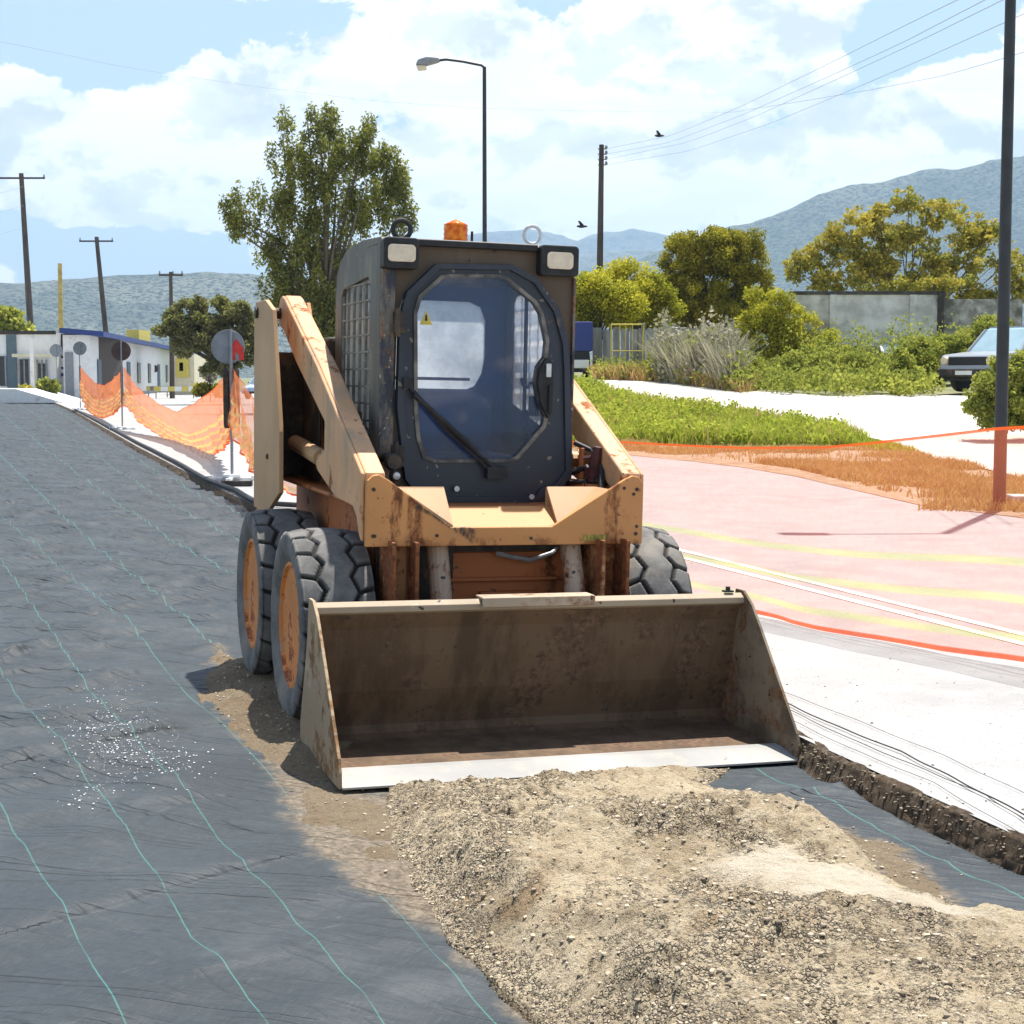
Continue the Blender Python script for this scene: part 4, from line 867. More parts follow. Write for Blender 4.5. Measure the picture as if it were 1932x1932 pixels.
# work lights, lifting eyes, beacon, antenna
for xa, xb in ((-.437, -.285), (.255, .432)):
    c = (xa+xb)/2; zc = 1.948
    m = MB(); m.prism([(xa, zc-.055), (xa+.01, zc-.065), (xb-.01, zc-.065), (xb, zc-.055), (xb, zc+.055), (xb-.012, zc+.066), (xa+.012, zc+.066), (xa, zc+.055)], 'y', .035, .098); wl = m.build('work_light', M['black'], LD, .006)
    def rr(w, h, r=.018): return [(c+sx*(w-r)+r*math.cos(a), zc+sz*(h-r)+r*math.sin(a)) for sx, sz, a0 in ((1, 1, 0), (-1, 1, 90), (-1, -1, 180), (1, -1, 270)) for a in [R(a0+15*k) for k in range(7)]]
    m = MB(); m.prism(rr(.060, .036), 'y', .028, .036); m.build('lens', M['lens'], wl, .003)
m = MB(); m.torus((-.270, .40, 2.082), .040, .011, 'y'); m.box((-.315, .37, 2.026), (-.225, .43, 2.042)); m.build('lifting_eye', M['black'], LD)
m = MB(); m.torus((.340, .40, 2.088), .040, .0085, 'y'); m.box((.30, .37, 2.020), (.40, .43, 2.036)); e = m.build('lifting_eye', M['chrome'], LD)
m = MB(); m.lathe([(.056, 0), (.056, .012)], 'z', 24, (-.028, .38, 2.026)); bb = m.build('beacon_base', M['darkmetal'], LD)
m = MB(); prof = []
for k in range(10):
    z = .012+.078*k/9; prof.append((.052-.0 if k < 7 else .052-(k-6)**2*.0045, z))
prof = [(.052+(.0025 if k % 2 else 0) if k < 8 else r, z*1.2) for k, (r, z) in enumerate(prof)]+[(.001, .112)]
m.lathe(prof, 'z', 28, (-.028, .38, 2.026)); m.build('beacon', M['amber'], LD, smooth=True)
m = MB(); m.tube([(.048, .38, 2.02), (.048, .38, 2.088)], .006, 6); m.build('antenna', M['black'], LD)
# side lamp and grimy valve cluster near the feet of the cab
m = MB(); m.lathe([(.030, -.02), (.038, .0), (.030, .05)], 'y', 14, (-.395, -.01, 1.075)); m.lathe([(.022, -.03), (.026, .0)], 'y', 14, (-.39, -.02, 1.02)); m.tube([(-.44, .1, 1.08), (-.41, .02, 1.10), (-.36, .0, 1.05)], .018, 8); vc = m.build('side_lamp', M['darkmetal'], LD)
m = MB(); m.lathe([(.001, -.036), (.015, -.034), (.017, -.028)], 'y', 14, (-.39, -.02, 1.02)); m.build('lens', M['chrome'], vc)
m = MB(); m.tube([(.485, -.06, 1.00), (.488, -.08, 1.10), (.492, -.09, 1.15)], [.028, .026, .017], 10); m.box((.455, -.10, 1.02), (.51, -.03, 1.06)); m.lathe([(.02, -.12), (.02, -.09)], 'y', 12, (.515, 0, 1.0)); m.box((.44, -.04, .98), (.55, .05, 1.0)); m.tube([(.44, -.05, 1.10), (.52, -.08, 1.11)], .010, 6); m.build('valve', simple('dark_red_grime', (.06, .016, .018), .6, var=.4), LD)
m = MB(); m.tube([(.45, .08, 1.16), (.50, .0, 1.13), (.50, -.12, 1.05), (.47, -.2, .95)], .012, 8); m.build('hose', M['black'], LD); m = MB(); m.tube([(.46, .1, 1.04), (.54, .02, 1.06), (.56, -.1, .99), (.50, -.2, .93)], .011, 8); m.build('hose', M['black'], LD); m = MB(); m.tube([(-.47, .2, 1.0), (-.5, .05, 1.02), (-.46, -.1, .95), (-.42, -.2, .93)], .011, 8); m.build('hose', M['black'], LD)
m = MB(); m.box((.44, -.12, .93), (.53, .30, .99)); m.box((.46, .02, .99), (.475, .06, 1.14)); m.build('valve_bracket', M['orange'], LD, .004)
m = MB()
for k, (x, z) in enumerate(((.335, .785), (.352, .785), (.369, .785), (.386, .785), (.403, .785), (.42, .785))): m.box((x-.006, -.3672, z-.012), (x+.006, -.3652, z+.012)); m.box((x-.003, -.3680, z-.004), (x+.003, -.3650, z+.004))
m.build('worn_lettering', simple('worn_yellow_green', (.32, .30, .06), .8, var=.4, scale=40), LD)
for x, z in ((.548, .965), (.505, .99), (.565, .83), (-.555, .80), (-.30, .80), (.10, .785)): m = MB(); m.lathe([(.007, -.368), (.007, -.3645)], 'y', 8, (x, 0, z)); m.build('bolt', M['darkmetal'], LD)
# seat and controls inside
m = MB(); m.prism([(-.23, .93), (.24, .93), (.24, 1.30), (.20, 1.36), (.12, 1.385), (-.12, 1.385), (-.20, 1.36), (-.23, 1.30)], 'y', .62, .74); m.box((-.23, .28, .98), (.24, .64, 1.10)); m.build('seat', M['navy'], LD, .03)
m = MB()
for s in (-1, 1): m = MB(); m.tube([(s*.30, .30, .92), (s*.29, .28, 1.15), (s*.26, .22, 1.24)], .010, 8); m.lathe([(.018, 0), (.02, .05), (.012, .07)], 'z', 10, (s*.26, .22, 1.23)); m.build('control_lever', M['black'], LD)
m = MB(); m.tube([(.33, .35, 1.42), (.30, .30, 1.40), (.27, .28, 1.41), (.26, .28, 1.44)], .008, 8); m.tube([(.37, .55, 1.2), (.37, .55, 1.84)], .010, 8); m.box((.36, .36, 1.27), (.375, .46, 1.36)); m.build('cab_fittings', M['black'], LD)
# ------------------------------------------------------------------ safety nets and portable signs on the left
def net_sheet(name, top, bot, label, group=None, alpha=0., ns=90, nv=26, wav=.03, seed=0):
    """top / bot: lists of world points (polyline); sheet hangs between them"""
    def poly(P, t):
        P = np.array([p[:] for p in P]); d = np.r_[0, np.cumsum(np.linalg.norm(np.diff(P, axis=0), axis=1))]; d /= d[-1]
        return np.stack([np.interp(t, d, P[:, k]) for k in range(3)], 1)
    t = np.linspace(0, 1, ns); A, B = poly(top, t), poly(bot, t); L = float(np.linalg.norm(np.diff(A, axis=0), axis=1).sum())
    v = np.linspace(0, 1, nv); P = A[:, None]*v[None, :, None]+B[:, None]*(1-v)[None, :, None]
    S, Vv = np.meshgrid(t*L, v, indexing='ij')
    d = (B-A)*0; dirx = (A[-1]-A[0]); dirx[2] = 0; dirx /= np.linalg.norm(dirx); nrm = np.array([-dirx[1], dirx[0], 0])
    off = wav*2*(fbm(S*1.6+seed, Vv*2.3+S*.7, 4, 130+seed)-.5)*(1-.4*Vv)+wav*.5*np.sin(S*7+Vv*9+seed)*(1-Vv)
    P = P+nrm[None, None]*off[..., None]
    o = np_mesh(name, P.reshape(-1, 3), grid_faces(ns, nv), M['net'], {'hue': np.full(ns*nv, alpha)}, uv=np.stack([S.ravel(), Vv.ravel()], 1))
    return tag(o, label, 'safety net', group)
def PY(pts): return [atY(x, y, Y) for x, y, Y in pts]
# near net on the right, running behind the loader
top = PY([(640, 812, 13.4), (900, 825, 11.6), (1060, 832, 10.6), (1150, 831, 10.0), (1300, 839, 9.3), (1406, 843, 8.95), (1555, 842, 8.4), (1641, 834, 8.1), (1747, 822, 7.8), (1880, 806, 7.42), (1932, 803, 7.28), (2150, 800, 6.7)])
bot = PY([(640, 960, 13.4), (900, 1040, 11.6), (1060, 1075, 10.6), (1150, 1095, 10.0), (1300, 1136, 9.3), (1423, 1167, 8.9), (1491, 1186, 8.6), (1619, 1212, 8.15), (1747, 1232, 7.8), (1880, 1252, 7.42), (1932, 1261, 7.28), (2150, 1300, 6.7)])
bot = [q+Vector((0, 0, .025)) for q in bot]
net_sheet('safety_net', top, bot, 'sheer orange safety net with yellow bands stretched across the road behind the loader', ns=160, wav=.035, seed=1, alpha=-.02)
SP = {}
def stand_sign(px, ybase, ytop, disc, mat, label, sleeve=None, second=None, back=True, arrow=False, base_mat='white', foot=.33):
    b = atZ(px, ybase, .085); Y = b.y; s = Y/FP                     # metres per photo pixel
    H = (ybase-ytop)*s
    r = empty('portable_road_sign', (b.x, b.y, .085)); tag(r, label, 'road sign', 'portable signs along the trench')
    m = MB(); m.tube([(0, 0, .03), (.012, 0, H)], .020, 8); m.build('post', M['grey'], r)
    m = MB(); m.box((-foot, -.03, 0), (foot, .03, .035)); m.box((-.03, -foot, 0), (.03, foot, .035)); m.box((-foot, -.06, .0), (-foot+.07, .06, .06)); m.box((foot-.07, -.06, .0), (foot, .06, .06)); m.box((-.12, -.09, .035), (.12, .09, .075)); m.build('base', M[base_mat], r, .005)
    dx, dy, dr = disc; dz = (ybase-dy)*s; rad = dr*s
    m = MB(); m.lathe([(rad, .028), (rad, .036)], 'y', 32, ((dx-px)*s, 0, dz)); m.torus(((dx-px)*s, .032, dz), rad, .007, 'y'); d = m.build('disc', M[mat], r)
    if arrow:
        k = s; ox = (451-px)*s; oz = (ybase-664)*s
        m = MB(); m.prism([(ox+x*k, oz+y*k) for x, y in ((-12, -16), (-12, 8), (-2, 24), (12, 6), (12, -16), (3, -16), (3, -6), (-4, -1), (-4, -16))], 'y', .018, .027); m.build('red_mark', M['red'], d)
    if sleeve:
        w, y0, y1 = sleeve; z0, z1 = (ybase-y1)*s, (ybase-y0)*s
        m = MB()
        for sx in ((-1, 1) if w > 6 else (0,)):
            m.tube([(sx*w*.62*s, .045, z0), (sx*w*.62*s, .045, z0+.04), (sx*w*.62*s, .045, z1-.04), (sx*w*.62*s, .045, z1)], [w*.30*s, w*.42*s, w*.42*s, w*.30*s], 10)
        m.build('net_roll', M['darkmetal'], r)
    return r, Y
r1, Y1 = stand_sign(438, 905, 622, (433, 655, 31), 'signback', 'nearest portable sign with a grey disc, red mark and two dark strips on its post', (15, 695, 808), arrow=True)
r2, Y2 = stand_sign(231, 810, 640, (231, 663, 18), 'signbrown', 'portable sign with a brown disc halfway down the row of nets', (6, 690, 762))
r3, Y3 = stand_sign(152, 773, 645, (153, 658, 12.5), 'signback', 'portable sign with small grey disc at the far end of the orange nets', (4, 690, 740))
r4, Y4 = stand_sign(108, 757, 650, (108, 662, 12), 'signback', 'farthest portable sign with a grey disc beside the white shop front', None)
r5, Y5 = stand_sign(292, 741, 688, (292, 696, 7), 'signbrown', 'tiny portable sign with a brown disc before the cream hall', None)
def swag(name, P, Q, YP, YQ, label, seed, alpha):
    n = len(P); t = PY([(x, y, YP+(YQ-YP)*i/(n-1)) for i, (x, y) in enumerate(P)]); n = len(Q); b = PY([(x, y, YP+(YQ-YP)*i/(n-1)) for i, (x, y) in enumerate(Q)])
    o = net_sheet(name, t, b, label, 'orange safety nets hung between the portable signs', alpha, 70, 40, .09, seed); o.data.materials[0] = M['net_dense']; return o
swag('safety_net', [(152, 692), (165, 708), (180, 722), (196, 727), (212, 718), (231, 694)], [(152, 742), (162, 770), (178, 784), (194, 790), (212, 783), (231, 765)], Y3, Y2, 'far orange net hung between the brown disc sign and the far grey one', 2, .35)
swag('safety_net', [(235, 692), (250, 720), (275, 745), (305, 764), (332, 777), (360, 764), (395, 740), (425, 712), (437, 700)], [(235, 762), (262, 795), (300, 822), (340, 845), (375, 862), (398, 862), (420, 850), (432, 832), (437, 815)], Y2, Y1, 'long sagging orange net with yellow stripes between nearest sign and brown disc sign', 3, .25)
swag('safety_net', [(441, 695), (452, 715), (470, 745), (490, 765), (540, 790), (640, 812)], [(441, 800), (455, 850), (472, 880), (495, 905), (550, 930), (640, 962)], Y1, 13.4, 'orange net falling from the nearest sign toward the back of loader', 4, .02)

# ------------------------------------------------------------------ lamps, poles and wires
def street_lamp(px, ybase, height, arm, rad, label, Z=None, tilt=0):
    b = atZ(px, ybase, .08); r = empty('street_lamp', (b.x, b.y, .06), (0, tilt, 0)); tag(r, label, 'street lamp')
    m = MB(); m.tube([(0, 0, 0), (0, 0, 1.2), (0, 0, height-.12), (0, 0, height)], [rad*1.15, rad*1.1, rad*.8, rad*.75], 16); m.lathe([(rad*1.9, 0), (rad*1.9, .03), (rad*1.2, .035)], 'z', 16); m.build('pole', M['darkpole'], r)
    m = MB(); m.tube([(0, 0, height-.02), (-.06, 0, height+.03), (-arm*.45, 0, height+.10), (-arm*.8, 0, height+.14), (-arm, 0, height+.12)], rad*.55, 10); m.build('arm', M['darkpole'], r)
    m = MB(); q = -arm-.42; m.prism([(q, height+.02), (q+.05, height+.13), (q+.22, height+.18), (q+.46, height+.16), (q+.48, height+.10), (q+.2, height+.02)], 'y', -.11, .11); h = m.build('lamp_head', M['grey'], r, .03)
    m = MB(); m.prism([(q+.01, height+.018), (q+.2, height+.018), (q+.22, height-.05), (q+.05, height-.07)], 'y', -.09, .09); m.build('lamp_glass', M['lens'], h, .02); return r
sc2 = 31.0
street_lamp(1885, 962, 8.0, 1.05, .058, 'tall dark street lamp post beside the road at the right edge', tilt=-R(.25))
q = atY(915, 115, 31); lamp2 = street_lamp(915, 711+1.372*FP/31, q.z-.15, .92, .046, 'slim street lamp with curved arm rising behind the loader cab')
# stickers on near pole
def utility(px_t, y_t, px_b, y_b, Y, rad, cross, label, mat='wood', ins=0, arm_y=None, group='utility poles'):
    t = atY(px_t, y_t, Y); b = atY(px_b, y_b, Y); zb = float(terr(b.x, Y))-.3; d = (b-t); b = t+d*((zb-t.z)/d.z)
    r = empty('utility_pole', b); tag(r, label, 'utility pole', group)
    L = t-b; m = MB(); m.tube([(0, 0, 0), L*.5, L], [rad*1.2, rad, rad*.75], 10); m.build('pole', M[mat], r)
    s = Y/FP
    for (yy, xl, xr) in cross:
        c = atY(px_t, yy, Y)-b; m = MB(); m.box(((xl-px_t)*s, -.06, c.z-.06), ((xr-px_t)*s, .06, c.z+.06), Matrix.Translation((c.x, 0, 0))); m.build('crossarm', M[mat], r)
        for x in (xl+1.5, (xl+xr)/2+4, xr-1.5):
            m = MB(); m.lathe([(.045, 0), (.07, .05), (.04, .1), (.06, .15), (.02, .22)], 'z', 8, ((x-px_t)*s+c.x, 0, c.z+.06)); m.build('insulator', M['grey'], r)
    for k in range(ins):
        c = atY(px_t+5, y_t+8+k*10, Y)-b; m = MB(); m.box((-.25, -.03, -.02), (.10, .03, .02), Matrix.Translation(c)); m.lathe([(.05, 0), (.06, .06), (.03, .12)], 'z', 8, (c.x+.08, c.y, c.z+.02)); m.build('bracket', M['grey'], r)
    return r
utility(40, 327, 59, 640, 110, .21, [(336, -5, 84)], 'large wooden utility pole with crossarm at the left edge', ins=0)
utility(182, 447, 201, 640, 122, .2, [(455, 150, 213)], 'wooden utility pole with crossarm above the blue roofed hall')
utility(322, 513, 325, 735, 100, .14, [(519, 300, 345)], 'smaller dark utility pole in front of the left olive tree', 'wood')
utility(113, 497, 115, 640, 116, .2, [], 'bare yellow painted pole behind the white shop front', 'yellowwood')
utility(1135, 273, 1131, 560, 62, .13, [], 'dark wooden pole with side brackets rising above the yellow shrubs', ins=4)
def wire(pts, r, label, cat='power line', sag=0, group=None, name='power_line'):
    P = [atY(*p) for p in pts]; out = []
    n = 24; d = [0]
    for a, b in zip(P, P[1:]): d.append(d[-1]+(b-a).length)
    for i in range(n+1):
        t = d[-1]*i/n; k = max(j for j in range(len(P)-1) if d[j] <= t+1e-6 or j == 0); u = (t-d[k])/(d[k+1]-d[k]); q = P[k].lerp(P[k+1], u); out.append(q)
    m = MB(); m.tube(out, r*.42, 5); o = m.build(name, M['wire'], None, smooth=True); return tag(o, label, cat, group)
WG = 'power lines running from the roadside pole to the upper right'
wire([(1143, 281, 62), (1266, 256, 56), (1400, 200, 46), (1560, 122, 34), (1700, 52, 26), (1810, -2, 20), (1900, -45, 16)], .012, 'topmost power line from the dark pole to the upper right corner', group=WG)
wire([(1143, 291, 62), (1266, 268, 56), (1400, 217, 46), (1560, 146, 34), (1700, 82, 26), (1862, -2, 20), (1960, -50, 16)], .012, 'second power line from the top, leaving the dark pole', group=WG)
wire([(1143, 301, 62), (1300, 268, 54), (1431, 217, 46), (1600, 140, 34), (1750, 70, 26), (1886, 3, 20), (1990, -45, 16)], .012, 'third power line from the top, leaving the dark pole', group=WG)
wire([(1143, 311, 62), (1300, 285, 54), (1456, 232, 44), (1600, 172, 34), (1750, 108, 26), (1890, 45, 20), (1990, 0, 16)], .011, 'lowest of the four parallel power lines from the dark pole', group=WG)
wire([(1380, 212, 60), (1500, 193, 50), (1640, 170, 42), (1780, 143, 34), (1881, 114, 28), (1990, 80, 24)], .013, 'thicker cable crossing the right sky at a flatter slope', group=WG)
wire([(-20, 75, 45), (100, 98, 45), (200, 120, 46), (300, 137, 47), (480, 163, 49), (700, 190, 52), (900, 204, 55), (1135, 210, 60), (1380, 212, 60)], .008, 'single thin cable crossing the upper left sky')
for k, (a, b, c) in enumerate(((352, 372, 470), (388, 402, 520), (430, 440, 560))):
    wire([(-30, a+20, 48), (44, a, 55)], .010, ('upper', 'middle', 'lower')[k]+' short wire reaching the large left pole', group='wires at the left pole')

def bird(px, py, Y, label):
    c = atY(px, py, Y); r = empty('bird', c); tag(r, label, 'bird', 'birds in the sky')
    m = MB(); m.lathe([(.001, -.16), (.03, -.12), (.055, -.02), (.045, .08), (.03, .12), (.035, .15), (.001, .20)], 'x', 10); m.build('body', M['black'], r, smooth=True)
    m = MB(); m.add([(-.03, 0, .03), (.08, 0, .03), (.0, .26, .12), (-.08, .24, .12), (-.03, 0, .04), (.08, 0, .04), (.0, .26, .13), (-.08, .24, .13)], [(0, 1, 2, 3), (4, 7, 6, 5), (0, 4, 5, 1), (1, 5, 6, 2), (2, 6, 7, 3), (3, 7, 4, 0)])
    m.add([(-.03, 0, .03), (.08, 0, .03), (-.05, -.20, .14), (-.12, -.18, .14), (-.03, 0, .04), (.08, 0, .04), (-.05, -.20, .15), (-.12, -.18, .15)], [(0, 3, 2, 1), (4, 5, 6, 7), (0, 1, 5, 4), (1, 2, 6, 5), (2, 3, 7, 6), (3, 0, 4, 7)]); m.build('wings', M['black'], r)
bird(1243, 256, 56, 'dark bird perched on a power line right of the dark pole'); bird(1097, 427, 50, 'dark bird flying low just left of the dark pole')

# cables lying by the trench
def ground_cable(pts, r, label, group='black cables on the road by the trench'):
    P = [atZ(x, y, .088+r) for x, y in pts]; m = MB(); out = []
    for a, b in zip(P, P[1:]):
        for k in range(8): q = a.lerp(b, k/8); out.append(q)
    out.append(P[-1]); out = [Vector((q.x+.004*math.sin(i*.9), q.y, q.z)) for i, q in enumerate(out)]
    m.tube(out, r, 6); o = m.build('cable', M['black'], None, smooth=True); tag(o, label, 'cable', group)
ground_cable([(1462, 1316), (1560, 1362), (1700, 1418), (1800, 1468), (1935, 1538)], .0026, 'thickest black cable lying along the pale road beside the trench')
ground_cable([(1470, 1330), (1600, 1392), (1740, 1450), (1860, 1500), (1940, 1552)], .0015, 'thin cable just below the thickest black cable on the road')
ground_cable([(1480, 1352), (1600, 1410), (1760, 1476), (1940, 1582)], .001, 'hair thin cable closest to the trench on the right road')
ground_cable([(1480, 1306), (1600, 1352), (1780, 1425), (1940, 1500)], .001, 'hair thin cable farthest from the trench on the right road')
# dark strip on the left edge of trench
ground_cable([(590, 905+50), (484, 948), (445, 925), (391, 905), (330, 870), (262, 836), (200, 803), (141, 772)], .03, 'dark flexible pipe lying along the far edge of the trench', None)
bpy.data.objects['cable.004'].name = 'drain_pipe'; bpy.data.objects['drain_pipe']['category'] = 'pipe'; 
if 'group' in bpy.data.objects['drain_pipe']: del bpy.data.objects['drain_pipe']['group']
# beam carrying the nearest sign
def beam(px0, px1, py, Yoff, label):
    a = atZ(px0, py, .09); b = atZ(px1, py, .09); r = MB(); r.box((a.x, a.y-.05, .085), (b.x, a.y+.05, .15)); o = r.build('timber_beam', M['darkmetal'], None, .004); tag(o, label, 'timber')
beam(418, 476, 916, 0, 'short dark timber lying before the foot of nearest sign')

# ------------------------------------------------------------------ vegetation
def leaves(centers, radii, n, size, mat, name, parent, aspect=1.0, hue_clump=.5, droop=0., flat=.0, hb=0.):
    C_ = np.asarray(centers, dtype=float); Rr = np.asarray(radii, dtype=float); k = len(C_)
    w = Rr.prod(1)**(2/3); w = w/w.sum(); idx = rng.choice(k, n, p=w)
    d = rng.normal(size=(n, 3)); d /= np.linalg.norm(d, axis=1)[:, None]; rad = rng.random(n)**.42
    P = C_[idx]+d*rad[:, None]*Rr[idx]; 
    a = rng.normal(size=(n, 3)); a[:, 2] = a[:, 2]*(1-flat)-droop; a /= np.linalg.norm(a, axis=1)[:, None]
    b = np.cross(a, rng.normal(size=(n, 3))); b /= np.linalg.norm(b, axis=1)[:, None]
    s = size*(.6+.8*rng.random(n)); A = a*(s*aspect)[:, None]; B = b*(s*.5)[:, None]
    V = np.stack([P, P+A*.5+B, P+A, P+A*.5-B], 1).reshape(-1, 3); F = np.arange(4*n).reshape(n, 4)
    ch = rng.random(k)[idx]; hue = np.clip(hb+hue_clump*ch+(1-hue_clump)*rng.random(n), 0, 1)
    return np_mesh(name, V, F, M[mat], {'hue': np.repeat(hue, 4)}, smooth=False, parent=parent)
def subclumps(blobs, k, r, jit=.25, shell=.5, zs=None):
    out = []; rad = []; vol = [b[3]*b[4]*b[5] for b in blobs]; tot = sum(vol)
    for b, v in zip(blobs, vol):
        m = max(3, int(k*v**.7/sum(x**.7 for x in vol)))
        for _ in range(m):
            d = rng.normal(size=3); d /= np.linalg.norm(d); q = (shell+(1-shell)*rng.random())
            out.append([b[0]+d[0]*q*b[3], b[1]+d[1]*q*b[4], b[2]+d[2]*q*b[5]]); s = r*(.5+.9*rng.random()); rad.append([s, s, s*(.75 if zs is None else zs)])
    return out, rad
def tree(name, blobs_px, Y, base_px, label, cat, mat, bark, nleaf, leaf, nsub, subr, group=None, trunk_r=.15, depth=.8, aspect=1.2, droop=0., shell=.5, zbase=None, limbs=14, extra=None, hue=.5, lean=0, hb=0., zs=None, low=.35):
    """blobs_px: (px, py, rx_px, ry_px[, dY]) ellipses of crown seen at distance Y"""
    s = Y/FP; bl = []
    for b in blobs_px:
        dy = b[4] if len(b) > 4 else 0; c = atY(b[0], b[1], Y+dy); k = (Y+dy)/FP; bl.append((c.x, c.y, c.z, b[2]*k, b[2]*k*depth, b[3]*k))
    zb = zbase
    b0 = atY(base_px[0], base_px[1], Y); zb = float(terr(b0.x, Y))-.1
    r = empty(name, (b0.x, b0.y, zb)); tag(r, label, cat, group)
    C_, Rr = subclumps(bl, nsub, subr, shell=shell, zs=zs); off = np.array([b0.x, b0.y, zb])
    leaves(np.array(C_)-off, Rr, nleaf, leaf, mat, 'crown', r, aspect, hue, droop, hb=hb)
    zc = [b[2] for b in bl]; topz = max(b[2]+b[5] for b in bl); cx = sum(b[0]*b[3] for b in bl)/sum(b[3] for b in bl)
    m = MB(); H = (topz-zb); fork = Vector(((cx-b0.x)*.4, 0, min(H*low, max(.4, min(b[2]-b[5] for b in bl)-zb+.2*H))))
    m.tube([(0, 0, -.1), fork*.5+Vector((.05, 0, 0)), fork], [trunk_r*1.25, trunk_r, trunk_r*.85], 9)
    order = rng.permutation(len(C_))[:limbs]
    for i in order:
        e = Vector(C_[i])-Vector(off); mid = fork.lerp(e, .5)+Vector((rng.normal()*.12, rng.normal()*.12, .12*H*rng.random()*.5)); m.tube([fork*.95, mid, e], [trunk_r*.5, trunk_r*.28, trunk_r*.09], 6)
    m.build('trunk', M[bark], r, smooth=True); return r
# eucalyptus behind the cab
tree('eucalyptus_tree', [(438, 415, 30, 42), (762, 420, 24, 45), (610, 215, 26, 34), (745, 320, 28, 40), (545, 235, 22, 45), (600, 250, 45, 45), (560, 310, 55, 60), (640, 300, 60, 65), (700, 300, 50, 70), (745, 360, 32, 60), (600, 390, 70, 60), (690, 400, 75, 70), (520, 390, 55, 45), (450, 380, 32, 30), (470, 440, 22, 38), (510, 470, 35, 50), (570, 480, 70, 70), (650, 500, 80, 70), (580, 570, 85, 60), (660, 590, 70, 70), (520, 560, 40, 50), (600, 650, 60, 50)], 60, (620, 760),
     'tall loose crowned eucalyptus tree standing behind the loader cab', 'tree', 'euc', 'palebark', 56000, .062, 560, .23, trunk_r=.2, aspect=2.5, droop=.8, shell=.25, limbs=26, hue=.35, zs=2.1)
tree('olive_tree', [(350, 600, 48, 32), (400, 590, 45, 38), (450, 610, 45, 40), (370, 640, 55, 30), (440, 660, 50, 32), (320, 615, 25, 28), (480, 640, 30, 50), (420, 690, 40, 20)], 78, (440, 735), 'leaning olive tree left of the loader behind the grey sign', 'tree', 'olive', 'bark', 34000, .11, 190, .34, trunk_r=.3, aspect=1.3, limbs=16)
tree('shrub', [(8, 600, 25, 25), (40, 615, 22, 20)], 99, (15, 700), 'dark bushy tree top above the white shop at left edge', 'tree', 'bushleaf', 'bark', 2500, .22, 30, .4, trunk_r=.15)
# right side
GT = 'yellow green shrubs right of the cab'
tree('round_tree', [(1340, 470, 70, 48), (1290, 500, 50, 50), (1400, 490, 52, 52), (1330, 540, 80, 60), (1420, 550, 42, 60), (1280, 560, 42, 45), (1350, 590, 85, 35)], 66, (1340, 700), 'dense dark rounded tree with yellowish leaf tips above the reeds', 'tree', 'dkgreen', 'bark', 90000, .075, 380, .36, trunk_r=.2, shell=.5, hue=.5)
tree('shrub', [(1110, 550, 42, 38), (1150, 575, 50, 34), (1100, 590, 30, 22), (1180, 560, 30, 30)], 58, (1120, 660), 'yellow green shrub touching the right side of cab', 'shrub', 'yelgreen', 'bark', 22000, .075, 90, .46, GT, .08, shell=.5)
tree('shrub', [(1185, 525, 34, 28), (1230, 545, 30, 40), (1215, 560, 45, 40), (1170, 590, 50, 25), (1240, 590, 35, 25)], 60, (1200, 660), 'yellow green shrub between the dark pole and the round dark tree', 'shrub', 'yelgreen', 'bark', 26000, .075, 100, .46, GT, .08)
tree('shrub', [(1440, 580, 42, 44), (1480, 600, 50, 48), (1530, 640, 52, 44), (1430, 640, 55, 45), (1575, 670, 35, 30), (1480, 680, 70, 40), (1390, 650, 40, 35)], 55, (1480, 720), 'bright yellow green bush sloping down toward the concrete wall', 'shrub', 'yelgreen', 'bark', 42000, .066, 240, .30, GT, .08)
tree('fig_tree', [(1710, 385, 55, 28), (1640, 415, 60, 30), (1780, 410, 60, 32), (1580, 450, 50, 30), (1680, 450, 90, 40), (1830, 450, 50, 40), (1540, 490, 50, 32), (1640, 500, 95, 38), (1780, 500, 95, 45), (1900, 490, 40, 45), (1925, 540, 40, 50), (1860, 440, 50, 40), (1500, 515, 30, 30), (1560, 530, 50, 25), (1720, 540, 150, 25), (1850, 560, 60, 40)], 62, (1700, 640), 'wide sparse tree with orange and green leaves behind the concrete wall', 'tree', 'figleaf', 'palebark', 38000, .10, 760, .24, trunk_r=.10, shell=.1, limbs=70, hue=.5, low=.12)
GB = 'green bushes along the pale path'
bs = [((1400, 700, 50, 34), (1430, 738)), ((1490, 710, 55, 38), (1480, 744)), ((1560, 706, 48, 42), (1560, 748)), ((1620, 706, 48, 42), (1620, 748)), ((1690, 702, 50, 44), (1690, 748)), ((1740, 680, 50, 42), (1740, 745)), ((1800, 660, 55, 36), (1800, 720)), ((1860, 635, 50, 34), (1860, 700)), ((1330, 705, 35, 22), (1330, 728))]
lb = ['green bush at the right foot of dry reeds', 'dark based green bush right of the reeds', 'green bush below the sloping yellow green bush', 'low green bush below the white roofed car', 'green bush in the middle of hedge before the wall', 'tall green bush just left of the parked SUV', 'green bush behind the bonnet of the SUV', 'green bush highest on the slope behind the SUV', 'small green bush among the feet of the reeds']
for i, (b, base) in enumerate(bs):
    tree('bush', [(b[0], b[1], b[2], b[3]), (b[0]-b[2]*.4, b[1]+14, b[2]*.7, b[3]*.7), (b[0]+b[2]*.4, b[1]+16, b[2]*.7, b[3]*.6)], 46+(i > 5)*2+(i % 3)*.6, base, lb[i], 'bush', 'bushleaf', 'bark', 13000, .07, 100, .26, GB, .03, shell=.45, hb=-.05 if i in (1,) else 0)
tree('bush', [(1880, 735, 55, 50), (1870, 770, 48, 32), (1925, 700, 45, 40), (1940, 765, 60, 42), (1990, 720, 60, 70), (1890, 785, 40, 20)], 31, (1890, 815), 'large leafy bush in front of the SUV behind the lamp post', 'bush', 'bushleaf', 'bark', 30000, .055, 260, .16, trunk_r=.03, shell=.45)
